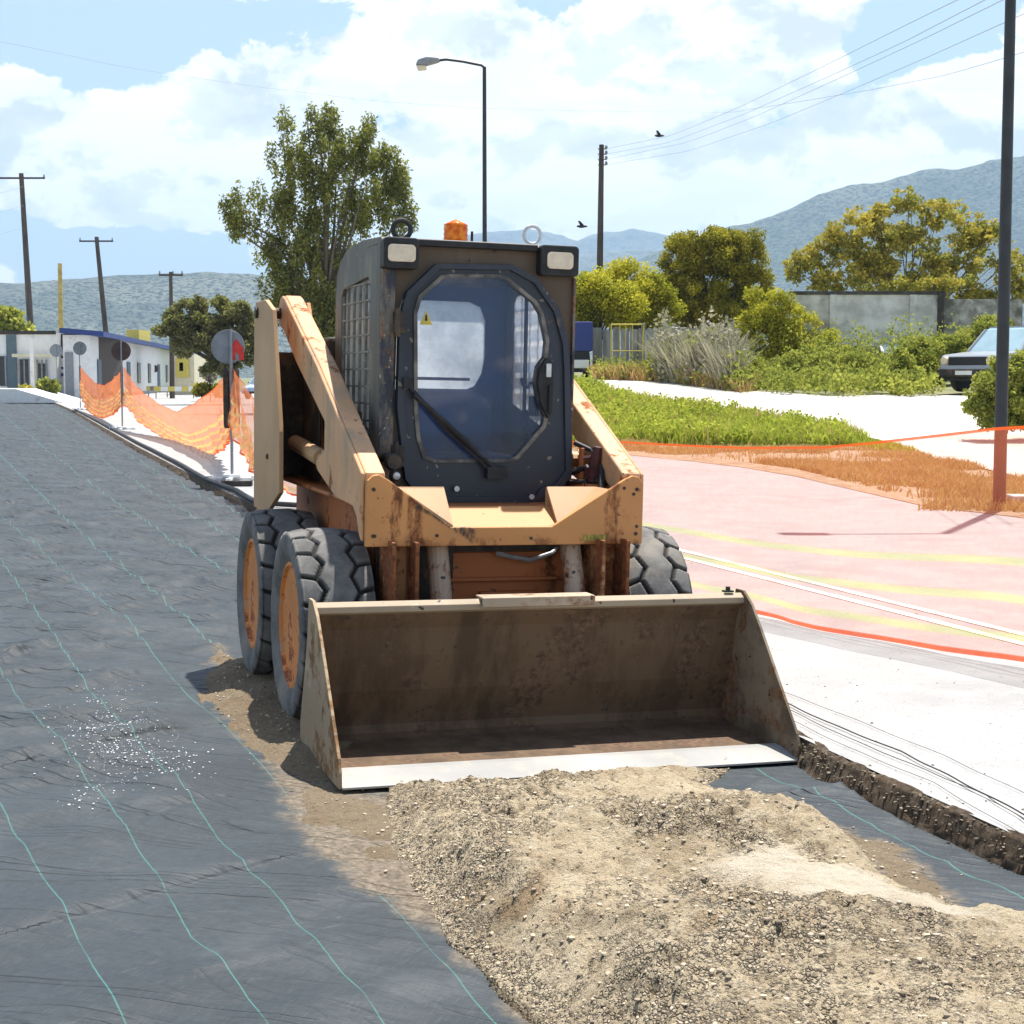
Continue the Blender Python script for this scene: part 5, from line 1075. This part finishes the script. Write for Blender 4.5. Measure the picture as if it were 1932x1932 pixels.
def blades(name, region, n, h, w, mat, label, cat, kind='stuff', lean=.35, hue=(0, 1), dens=None, seed=0):
    """region in world xy"""
    P = np.array(region); lo, hi = P.min(0), P.max(0); X = []; Y = []
    x = rng.uniform(lo[0], hi[0], n*6); y = rng.uniform(lo[1], hi[1], n*6); ins = poly_sd(x, y, region) > 0
    if dens is not None: ins &= rng.random(len(x)) < dens(x, y)
    x, y = x[ins][:n], y[ins][:n]; n = len(x); z = terr(x, y)
    a = rng.random(n)*6.28; hh = h*(.4+.9*rng.random(n))*(.6+.8*fbm(x*.8, y*.8, 3, 300+seed)); ww = w*(.6+.8*rng.random(n))
    d = np.stack([np.cos(a), np.sin(a), np.zeros(n)], 1)*ww[:, None]*.5; B = np.stack([x, y, z], 1)
    l = np.stack([rng.normal(size=n), rng.normal(size=n), np.zeros(n)], 1)*(hh*lean)[:, None]; T = B+l+np.stack([0*x, 0*x, hh], 1); Mi = B+l*.35+np.stack([0*x, 0*x, hh*.55], 1)
    V = np.stack([B-d, B+d, Mi+d*.8, T, Mi-d*.8], 1).reshape(-1, 3); i = np.arange(n)[:, None]*5
    F = np.concatenate([i+np.array([[0, 1, 2, 4]]), i+np.array([[4, 2, 3, 3]])]); 
    F4 = i+np.array([[0, 1, 2, 4]]); F3 = np.concatenate([i+np.array([[0, 1, 2]]), i+np.array([[0, 2, 4]]), i+np.array([[4, 2, 3]])])
    cl = fbm(x*.6, y*.6, 3, 320+seed); hu = np.clip(hue[0]+(hue[1]-hue[0])*(.6*cl+.5*rng.random(n)), 0, 1)
    o = np_mesh(name, V, F3, M[mat], {'hue': np.repeat(hu, 5)}, smooth=False); return tag(o, label, cat, kind=kind)
gv = [T2(1075, 728), T2(1150, 745), T2(1250, 765), T2(1400, 783), T2(1500, 801), T2(1570, 813), T2(1640, 832), T2(1600, 843), T2(1300, 841), T2(1075, 837)]
blades('grass', gv, 26000, .24, .03, 'grass', 'bright green weeds and grass on the verge right of the cab', 'grass', hue=(.0, 1.1))
blades('dry_grass', gv, 3500, .30, .03, 'drygrass', 'dry straw coloured stalks among the green weeds of the verge', 'dry grass', seed=12)
blades('grass', [T2(1600, 842), T2(1640, 832), T2(1700, 846), T2(1740, 861), T2(1660, 851)], 1500, .10, .03, 'grass', 'thin grass where the green verge meets the dirt', 'grass', seed=2)
dv = [T2(1090, 838), T2(1300, 842), T2(1500, 846), T2(1640, 850), T2(1740, 862), T2(1850, 885), T2(1932, 905), T2(2000, 930), T2(1932, 970), T2(1850, 962), T2(1750, 950), T2(1620, 915), T2(1500, 885), T2(1400, 872), T2(1300, 862), T2(1160, 850), T2(1090, 848)]
blades('dry_grass', dv, 26000, .10, .022, 'drygrass', 'dry orange brown grass on the dirt verge behind the sheer net', 'dry grass', seed=3, dens=lambda x, y: np.clip((fbm(x*.9, y*.9, 3, 341)-.42)*4, 0.02, 1))
c = T2(1884, 962); blades('dry_grass', [(c[0]-.9, c[1]-.1), (c[0]+.9, c[1]-.5), (c[0]+.8, c[1]+.7), (c[0]-.5, c[1]+.6)], 900, .14, .02, 'drygrass', 'tuft of dry weeds round the foot of the near lamp post', 'dry grass', seed=4)
reg = [T2(1232, 720), T2(1310, 728), T2(1400, 742)]; far = [(reg[2][0]+.5, reg[2][1]+6), (reg[1][0]+1, reg[1][1]+7), (reg[0][0]+1.0, reg[0][1]+7)]
blades('reeds', reg+far, 9000, 1.25, .05, 'dryreed', 'dry grey brown reeds standing in front of the shrubs', 'reeds', lean=.3, seed=5, dens=lambda x, y: np.clip((fbm(x*.8, y*.8, 3, 351)-.40)*5, 0.0, 1))
def weeds(region, n, h, size, mat, label, cat, name='weeds', seed=0, per=26, r=.16):
    P = np.array(region); lo, hi = P.min(0), P.max(0); x = rng.uniform(lo[0], hi[0], n*8); y = rng.uniform(lo[1], hi[1], n*8); ins = poly_sd(x, y, region) > .05; x, y = x[ins][:n], y[ins][:n]
    hh = h*(.3+1.0*rng.random(len(x)))*(.5+fbm(x*.7, y*.7, 3, 360+seed)); C_ = np.stack([x, y, terr(x, y)+hh*.5], 1); R_ = np.stack([r*(.6+.8*rng.random(len(x))), r*(.6+.8*rng.random(len(x))), hh*.55], 1)
    o = leaves(C_, R_, n*per, size, mat, name, None, 1.3, .55, -.3); return tag(o, label, cat, kind='stuff')
weeds(gv, 1100, .34, .055, 'grass', 'leafy bright green weeds with yellow tops on the verge', 'weeds')
weeds(reg+far, 260, 1.5, .10, 'dryreed', 'dry twiggy grey scrub among the reeds', 'scrub', 'dry_scrub', 2, 60, .35)
hb_ = [T2(1380, 741), T2(1480, 747), T2(1600, 750), T2(1760, 748), (atY(1760, 740, 50).x, 50), (atY(1380, 740, 50).x, 50)]
weeds(hb_, 240, .6, .085, 'bushleaf', 'wild green weeds filling in below the hedge and wall', 'weeds', seed=8, per=50, r=.35)
weeds([(atY(1500, 700, 51).x, 50.5), (atY(1900, 700, 51).x, 50.5), (atY(1900, 700, 55).x, 55.5), (atY(1500, 700, 55).x, 55.5)], 200, 1.6, .08, 'bushleaf', 'tall pale green scrub standing against the concrete wall', 'scrub', 'green_scrub', 9, 60, .5)
weeds(reg+far, 90, 1.1, .10, 'bushleaf', 'green scrub growing among the dry reeds', 'scrub', 'green_scrub', 3, 70, .4)
reg2 = [T2(1130, 716), T2(1255, 721), T2(1400, 742), T2(1380, 734), T2(1255, 716), T2(1130, 713)]
weeds([T2(1120, 717), T2(1255, 722), T2(1400, 742), T2(1430, 738), T2(1255, 718.5), T2(1120, 714)], 120, .6, .07, 'bushleaf', 'green leafy weeds along the far side of pale path', 'weeds', seed=4, per=50, r=.3)
blades('grass', [T2(1120, 717), T2(1255, 722), T2(1400, 742), T2(1430, 738), T2(1255, 718.5), T2(1120, 714)], 4000, .42, .04, 'drygrass', 'yellow weeds at the foot of reeds beside pale path', 'grass', seed=6)

# ------------------------------------------------------------------ right side structures
def wallbox(pxa, ya_t, pxb, yb_t, Y, zb_px, mat, name, label, cat, depth=.25, off=0):
    a = atY(pxa, ya_t, Y+off); b = atY(pxb, yb_t, Y); d = Vector((b.x-a.x, b.y-a.y, 0)).normalized(); nrm = Vector((-d.y, d.x, 0))*depth; zb = float(terr(a.x, Y))-.5
    return a, b, nrm, zb
a = atY(1496, 556, 56); b = atY(1780, 546, 56); zb = 1.0
r = empty('concrete_wall', (a.x, a.y, zb)); tag(r, 'long weathered concrete block wall below the sparse orange leaved tree', 'wall')
W = b.x-a.x; H = a.z-zb
m = MB(); m.box((0, 0, 0), (W, .25, H)); m.build('wall_panel', M['concrete'], r); 
m = MB(); m.box((-.1, -.06, H), (W+.05, .31, H+.12)); m.build('coping', simple('dark_coping', (.07, .065, .06), .9, var=.4, scale=3), r)
k = 56/FP; 
for xx in (75*k, 225*k): m = MB(); m.box((xx-.12, -.08, 0), (xx+.12, .0, H)); m.build('pilaster', M['concrete'], r)
m = MB(); m.box((W, .05, 0), (W+150*k, .25, H-.15)); m.build('wall_panel', simple('mottled_concrete', (.36, .35, .32), .95, var=.45, scale=2.5, dirt=(.12, .115, .10), dirt_amt=.5), r)
m = MB(); m.box((W-.2, -.12, 0), (W+.0, .0, H+.10)); m.build('pilaster', M['darkmetal'], r)
# pale panel fence left of the reeds
fr = empty('panel_fence', (atY(1118, 700, 57).x, 57, 1.0)); tag(fr, 'pale upright board fence between blue truck and yellow frame', 'fence')
k = 57/FP; x = 0; zt = atY(1118, 618, 57).z-1.0; m = MB(); i = 0
while x < 300*k:
    w = .28+.1*rng.random(); h = zt+.12*rng.normal()*.4; m.box((x, rng.normal()*.02, 0), (x+w-.03, .04+.01, h)); x += w
m.build('board', simple('pale_boards', (.28, .27, .24), .9, var=.4, scale=1.5, sc=(2, 2, .3)), fr); m = MB(); m.box((0, .05, zt*.4), (300*k, .09, zt*.4+.1)); m.build('rail', M['wood'], fr)
gf = empty('metal_frame', (atY(1153, 700, 53).x, 53, atY(1153, 716, 53).z)); tag(gf, 'upright yellow metal frame with thin bars in front of the reeds', 'frame'); k = 53/FP; hz = 103*k
m = MB()
for xx in (0, 16, 27, 40, 58): m.tube([(xx*k, 0, 0), (xx*k+(.05 if xx == 58 else 0), 0, hz)], .028 if xx in (0, 58) else .014, 6)
m.build('post', M['yellow'], gf)
m = MB(); m.tube([(0, 0, hz), (58*k, 0, hz)], .03, 6); m.build('rail', M['yellow'], gf)
for zz in (.15, hz*.52): m = MB(); m.tube([(0, 0, zz), (58*k, 0, zz)], .018, 6); m.build('rail', M['yellow'], gf)
tk = empty('blue_truck', (atY(1100, 700, 56).x, 56, atY(1100, 712, 56).z)); tag(tk, 'blue box truck partly hidden behind the right of cab', 'truck'); k = 56/FP
m = MB(); m.box((-32*k, 0, 49*k), (18*k, 3.2, 104*k)); m.build('cargo_box', M['bluebox'], tk, .03)
m = MB(); m.box((-30*k, -.05, 17*k), (11*k, .9, 33*k)); m.build('tail_panel', M['white'], tk, .03)
m = MB(); m.box((-28*k, .05, 10*k), (12*k, 3.0, 49*k)); m.build('frame', M['black'], tk)
for xx in (-22, 8):
    m = MB(); m.lathe([(.05, -.12), (.42, -.12), (.45, 0), (.42, .12), (.05, .12)], 'x', 20, (xx*k, .8, .42)); m.build('wheel', M['black'], tk)
# concrete kerb block right of the near lamp
kb = atZ(1905, 955, .08); m = MB(); m.box((kb.x, kb.y-.15, .06), (kb.x+1.8, kb.y+.15, .20)); o = m.build('kerb_block', M['concrete'], None, .01); tag(o, 'low concrete block lying right of the near lamp post foot', 'kerb')

# ------------------------------------------------------------------ vehicles
def car(name, loc, rotz, paint_, label, suv=False, glass='carglass', cat='car', group=None, sc=1.0):
    r = empty(name, loc, (0, 0, rotz)); r.scale = (sc,)*3; tag(r, label, cat, group)
    # faces -x; origin at ground under centre
    if suv:
        L, W, hb, ht = 4.45, 1.78, 1.08, 1.78
        body = [(-2.20, .42), (-2.22, .62), (-2.18, .92), (-2.10, 1.00), (-1.05, 1.10), (-.95, 1.12), (2.15, 1.14), (2.22, 1.0), (2.22, .5), (2.15, .38)]
        cabp = [(-1.02, 1.10), (-.42, 1.70), (-.25, 1.76), (1.95, 1.76), (2.08, 1.70), (2.18, 1.12)]
        wr, wx = .37, (-1.40, 1.35)
    else:
        L, W = 4.1, 1.68
        body = [(-2.0, .32), (-2.05, .55), (-1.98, .72), (-1.1, .88), (-1.0, .90), (1.9, .94), (2.05, .88), (2.08, .5), (2.0, .32)]
        cabp = [(-1.05, .88), (-.35, 1.38), (-.15, 1.43), (1.1, 1.43), (1.3, 1.40), (1.92, .93)]
        wr, wx = .30, (-1.30, 1.30)
    h = W/2
    def cutarch(poly):
        out = []
        lower = []
        for cx in wx[::-1]:
            pass
        return poly
    pts = body[:]
    # wheel arches along the bottom edge (from rear to front)
    zb = pts[-1][1]
    for cx in wx[::-1]:
        for a in range(0, 181, 20):
            x = cx+(wr+.07)*math.cos(R(a)); z = wr+(wr+.07)*math.sin(R(a))
            if z > zb: pts.append((x, z))
    m = MB(); m.prism(pts, 'y', -h, h); m.build('body', paint_, r, .05)
    m = MB()
    cvs = []; n = len(cabp)
    for sgn in (-1, 1):
        for (x, z) in cabp: cvs.append((x, sgn*(h-.06-(z-cabp[0][1])*.22), z))
    m.add(cvs, [tuple(range(n))[::-1], tuple(range(n, 2*n))]+[(i, (i+1) % n, n+(i+1) % n, n+i) for i in range(n)]); cb = m.build('cabin', M[glass], r, .02)
    m = MB(); zt = cabp[2][1]; hh = h-.06-(zt-cabp[0][1])*.22; m.box((cabp[2][0]-.02, -hh-.01, zt-.02), (cabp[3][0]+.05, hh+.01, zt+.03))
    for sgn in (-1, 1):
        for i0, i1 in ((0, 1), (n-1, n-2)):
            p, q = cabp[i0], cabp[i1]; yo = lambda z: sgn*(h-.055-(z-cabp[0][1])*.22)
            m.tube([(p[0], yo(p[1]), p[1]), (q[0], yo(q[1]), q[1])], .045, 6)
        xm = (cabp[2][0]+cabp[3][0])/2+.1; m.tube([(xm, sgn*(h-.055), cabp[0][1]), (xm, sgn*(hh+.005), zt)], .04, 6)
    m.build('roof', paint_, r)
    for cx in wx:
        for sgn in (-1, 1):
            wv = empty('wheel', (cx, sgn*(h-.12), wr)); wv.parent = r
            m = MB(); m.lathe([(wr*.62, -.10), (wr*.95, -.11), (wr, -.07), (wr, .07), (wr*.95, .11), (wr*.62, .10)], 'y', 24); m.build('tyre', M['black'], wv)
            m = MB(); m.lathe([(.02, -.09), (wr*.3, -.09), (wr*.6, -.07), (wr*.63, -.10), (wr*.63, .10), (wr*.6, .07), (wr*.3, .09), (.02, .09)], 'y', 24); m.build('rim', M['chrome'], wv)
    xf = body[1][0]
    if suv:
        m = MB(); m.box((xf-.02, -h+.30, .72), (xf+.12, h-.30, .94)); g = m.build('grille', M['black'], r, .01)
        for sgn in (-1, 1):
            m = MB(); m.lathe([(.11, -.06), (.10, -.09), (.001, -.10)], 'x', 20, (xf+.05, sgn*(h-.17), .84)); m.lathe([(.12, -.05), (.12, .1)], 'x', 20, (xf+.05, sgn*(h-.17), .84)); m.build('headlight', M['lens'], r)
        m = MB(); m.box((xf-.14, -h+.02, .40), (xf+.1, h-.02, .62)); b = m.build('bumper', M['darkmetal'], r, .03)
        m = MB(); m.box((xf-.155, -.26, .46), (xf-.14, .26, .57)); m.build('number_plate', M['white'], b)
        m = MB(); m.box((xf-.05, -h+.03, .30), (xf+.25, h-.03, .40)); m.build('skid_plate', M['black'], r)
    else:
        for sgn in (-1, 1): m = MB(); m.box((xf-.02, sgn*(h-.25)-.16, .58), (xf+.12, sgn*(h-.25)+.16, .70)); m.build('headlight', M['lens'], r, .02)
        m = MB(); m.box((xf-.03, -h+.1, .34), (xf+.1, h-.1, .46)); m.build('bumper', M['black'], r, .02)
    for sgn in (-1, 1): m = MB(); m.box((cabp[0][0]+.25, sgn*(h+.02)-.08, cabp[0][1]+.02), (cabp[0][0]+.35, sgn*(h+.02)+.08, cabp[0][1]+.17)); m.build('side_mirror', M['black'], r, .02)
    return r

# SUV nose points toward the camera and left
ang = R(38); dirv = Vector((-math.cos(ang), -math.sin(ang), 0)); Yc = 42.0
nose = atY(1800, 742, Yc); cen = Vector((nose.x, nose.y, 0))-dirv*2.1+Vector((.35, 0, 0))
car('parked_suv', (cen.x+.05, cen.y, nose.z+.03), ang, simple('car_paint_grey', (.34, .36, .38), .25, .3, var=.04, bump=0), 'silver boxy SUV parked nose out among the bushes', True, 'suvglass')
c = atT(268, 731); car('parked_car', (c.x, c.y, .08), R(200), M['carwhite'], 'small silver car before the cream hall behind the nets')
c = atT(486, 752); car('parked_car', (c.x+.6, c.y, .08), R(75), simple('car_paint_blue', (.32, .40, .52), .25, .1, var=.05, bump=0), 'pale blue car half hidden by the loader tower')
c = atY(1690, 655, 53); car('parked_car', (c.x, c.y, c.z-1.38), R(100), M['white'], 'white car roof showing over the hedge before the wall')

# ------------------------------------------------------------------ left buildings
def bld(name, pxa, pxb, ytop, Y, label, mat, depth=8, cat='building'):
    a = atY(pxa, ytop, Y); b = atY(pxb, ytop, Y); r = empty(name, (a.x, Y, .05)); tag(r, label, cat); W = b.x-a.x; H = a.z-.05; k = Y/FP
    m = MB(); m.box((0, 0, 0), (W, depth, H)); m.build('wall', M[mat], r); return r, W, H, k, a
def rect(r, a, k, x0, x1, y0, y1, mat, nm, Y, proud=.06, parent=None, th=.05):
    p0 = atY(x0, y1, Y); p1 = atY(x1, y0, Y); m = MB(); m.box((p0.x-a.x, -proud-th, p0.z-.05), (p1.x-a.x, -proud, p1.z-.05)); return m.build(nm, M[mat], parent or r)
YB = 97
r, W, H, k, a = bld('white_shop', -60, 106, 628, YB, 'low white shop with a slate column and dark windows at left edge', 'white')
for x0, x1, y0, y1, mt, nm in ((15, 31, 632, 740, 'teal', 'column'), (-20, 12, 672, 728, 'winddark', 'window'), (38, 57, 678, 727, 'winddark', 'window'), (72, 89, 686, 740, 'winddark', 'door'), (-60, 106, 624, 631, 'darkmetal', 'roof_edge')): rect(r, a, k, x0, x1, y0, y1, mt, nm, YB)
for x0_, x1_ in ((38, 57), (72, 89), (-20, 12)):
    for xx in (x0_, (x0_+x1_)/2, x1_): rect(r, a, k, xx-.8, xx+.8, 672 if x0_ < 0 else 679, 727, 'grey', 'window_frame', YB, .11)
rect(r, a, k, 32, 104, 668, 674, 'cream', 'awning', YB, .4, th=.6); rect(r, a, k, 62, 70, 683, 720, 'cream', 'poster', YB, .06)
m = MB(); q = atY(59, 640, 93); m.tube([(q.x-a.x, -4, 0), (q.x-a.x, -4, q.z)], .12, 8); m.build('canopy_post', M['white'], r)
r, W, H, k, a = bld('dark_fronted_shop', 104, 170, 630, YB+1, 'small shop with a dark brown fascia and a round blue sign', 'brownfascia')
rect(r, a, k, 118, 146, 665, 672, 'cream', 'sign_board', YB+1); f = rect(r, a, k, 107, 130, 676, 742, 'white', 'door', YB+1); rect(r, a, k, 133, 158, 674, 742, 'winddark', 'window', YB+1)
p = atY(117, 701, YB+1); m = MB(); m.lathe([(.30, -.16), (.30, -.125)], 'y', 24, (p.x-a.x, 0, p.z-.05)); sgn_ = m.build('round_sign', M['bluebox'], r)
m = MB(); m.lathe([(.13, -.175), (.13, -.16)], 'y', 16, (p.x-a.x+.03, 0, p.z+.03-.05)); m.build('sign_mark', M['white'], sgn_)
# long hall with blue roof, receding
p0 = atY(169, 632, 96); p1 = atY(320, 672, 150); r = empty('blue_roofed_hall', (p0.x, p0.y, .05)); tag(r, 'long white hall with a blue metal roof receding behind the nets', 'building')
d = Vector((p1.x-p0.x, p1.y-p0.y, 0)); L = d.length; d.normalize(); r.rotation_euler = (0, 0, math.atan2(d.y, d.x)); H = p0.z-.05
m = MB(); m.box((0, 0, 0), (L, 1.6, H)); m.build('wall', M['white'], r)
m = MB(); m.prism([(-.9, H-.10), (-.9, H+.2), (1.7, H+.42), (1.7, H+.1)], 'x', -.6, L+.5); m.build('roof', M['blueroof'], r)
for i, x in enumerate((3, 8, 13, 19, 26, 34, 42, 50)):
    m = MB(); m.box((x, -.08, .9 if i % 3 else 0), (x+1.9, -.02, 2.5)); m.build('window' if i % 3 else 'door', M['winddark'] if i % 3 else M['teal'], r)
m = MB(); m.box((0, -.06, 0), (L, -.0, .25)); m.build('plinth', M['grey'], r)
# gable end windows facing the camera
m = MB(); m.box((-.08, 1.0, 0.0), (-.02, 1.5, 2.9)); m.build('drain_pipe', M['grey'], r)
r, W, H, k, a = bld('yellow_house', 318, 366, 668, 120, 'small cream house with a yellow wall panel behind dark pole', 'cream', 6)
rect(r, a, k, 333, 357, 676, 712, 'yellow', 'panel', 120); rect(r, a, k, 339, 346, 684, 700, 'winddark', 'window', 120)
r, W, H, k, a = bld('yellow_kiosk', 238, 262, 622, 130, 'small yellow upper storey peeking above the blue roof', 'yellow', 4)
# barrier boards beside the far sign
def barrier(px, py, w, label, mats, rot=0):
    b = atT(px, py); r = empty('barrier_board', (b.x, b.y, .09), (0, 0, rot)); tag(r, label, 'barrier', 'barrier boards at the far end of the trench')
    m = MB(); 
    for i in range(6): mm = MB(); mm.box((-w/2+i*w/6, -.02, .45), (-w/2+(i+1)*w/6, .02, .75)); mm.build('stripe', M[mats[i % 2]], r)
    m.box((-w/2+.1, -.025, 0), (-w/2+.16, .025, .45)); m.box((w/2-.16, -.025, 0), (w/2-.1, .025, .45)); m.build('leg', M['grey'], r)
M['orangeplastic'] = simple('orange_plastic', (.8, .22, .08), .6, var=.1)
barrier(120, 748, 1.4, 'orange and white barrier board beside the far signs', ('orangeplastic', 'white')); barrier(140, 752, 1.2, 'yellow and white barrier board leaning nearest the net end', ('yellow', 'white'), .4); barrier(330, 752, 2.6, 'long yellow and white barrier in front of the cream house', ('yellow', 'white'), .1); barrier(298, 750, 1.6, 'shorter yellow barrier board below the silver car', ('yellow', 'grey'), -.2)
for px, py, w, h, mt, lab in ((82, 728, 11, 14, 'bushleaf', 'small green potted shrub by the white shop door'), (100, 730, 9, 12, 'bushleaf', 'small shrub beside the farthest grey sign'), (48, 738, 9, 9, 'figleaf', 'low reddish shrub in front of shop windows'), (395, 700, 14, 18, 'dryreed', 'pale flowering shrub under the olive tree'), (380, 735, 16, 10, 'dkgreen', 'dark low shrub right of the yellow barrier'), (420, 738, 18, 9, 'dkgreen', 'low dark shrub just left of the nearest sign')):
    tree('shrub', [(px, py, w, h)], 88, (px, py+h), lab, 'shrub', mt, 'bark', 900, .16, 16, .22, trunk_r=.04)
# pale ramp at the far left edge
a = atZ(-30, 757, .08); m = MB(); m.prism([(0, 0), (2.6, 0), (0, .75), (-6, .75), (-6, 0)], 'y', 0, 5); o = m.build('concrete_ramp', M['white'], None, off=(0, 0, 0)); o.location = (atY(30, 740, 84).x, 84, .06); tag(o, 'white sloping concrete ramp at the far left end of the membrane', 'ramp')

# ------------------------------------------------------------------ hills
def hill(name, prof, Y0, depth, mat, ztop_noise, front=.35, label=None):
    """prof: ridge line in photo pixels, seen at distance Y0"""
    px = np.linspace(prof[0][0], prof[-1][0], 260); py = np.interp(px, [p[0] for p in prof], [p[1] for p in prof])
    P = np.array([atY(a, b, Y0)[:] for a, b in zip(px, py)]); rows = 60; V = []
    for i in range(rows):
        t = i/(rows-1); s = t*2-1   # front foot .. ridge .. back
        h = sstep(1-abs(s)) if s > 0 else (1-abs(s))**.9
        yy = Y0+(s*depth*(front if s < 0 else 1)*2)
        k = yy/Y0 if s > 0 else yy/Y0
        x = P[:, 0]*k; n = fbm(x/420+3, np.full_like(x, yy)/420, 6, 400)
        z = P[:, 2]*h+(n-.5)*ztop_noise*4*h*(1-h)*1.6+ (fbm(x/60, np.full_like(x, yy)/60, 3, 410)-.5)*ztop_noise*.16*min(1, h*3)
        V.append(np.stack([x, np.full_like(x, yy), z-2*(1-h)], 1))
    V = np.stack(V, 0).reshape(-1, 3); o = np_mesh(name, V, grid_faces(rows, 260), M[mat]); tag(o, kind='structure')
hill('hill', [(-900, 560), (-400, 540), (0, 531), (140, 527), (230, 520), (360, 514), (470, 513), (620, 540), (900, 600), (1150, 680)], 2500, 700, 'hill_near', 60)
hill('mountain', [(950, 700), (1080, 540), (1200, 490), (1290, 455), (1370, 434), (1440, 415), (1500, 392), (1545, 365), (1600, 350), (1650, 342), (1700, 324), (1760, 318), (1830, 315), (1880, 300), (1932, 287), (2150, 250), (2500, 260), (3000, 400)], 3400, 600, 'hill_right', 140)
hill('far_mountain', [(600, 560), (750, 500), (850, 450), (925, 437), (1000, 431), (1050, 440), (1090, 452), (1140, 436), (1200, 432), (1260, 442), (1320, 470), (1500, 520)], 6200, 700, 'hill_far', 120)
hill('far_hill', [(700, 640), (900, 560), (1050, 490), (1130, 476), (1200, 470), (1280, 472), (1400, 500), (1500, 560)], 4700, 700, 'hill_far', 60)

# ------------------------------------------------------------------ haze
def haze():
    m = MB(); m.box((-6000, -300, -3), (6000, 7800, 760)); o = m.build('haze', None or M['grey'], None); o.data.materials.clear()
    mt = bpy.data.materials.new('haze_air'); mt.use_nodes = True; N = mt.node_tree.nodes; N.clear(); out = N.new('ShaderNodeOutputMaterial'); pv = N.new('ShaderNodeVolumePrincipled')
    pv.inputs['Color'].default_value = (.50, .72, 1, 1); pv.inputs['Density'].default_value = 1.6e-4; pv.inputs['Anisotropy'].default_value = .2
    mt.node_tree.links.new(pv.outputs[0], out.inputs['Volume']); o.data.materials.append(mt); tag(o, kind='stuff', label='thin bluish air haze filling the valley', cat='haze')
haze()
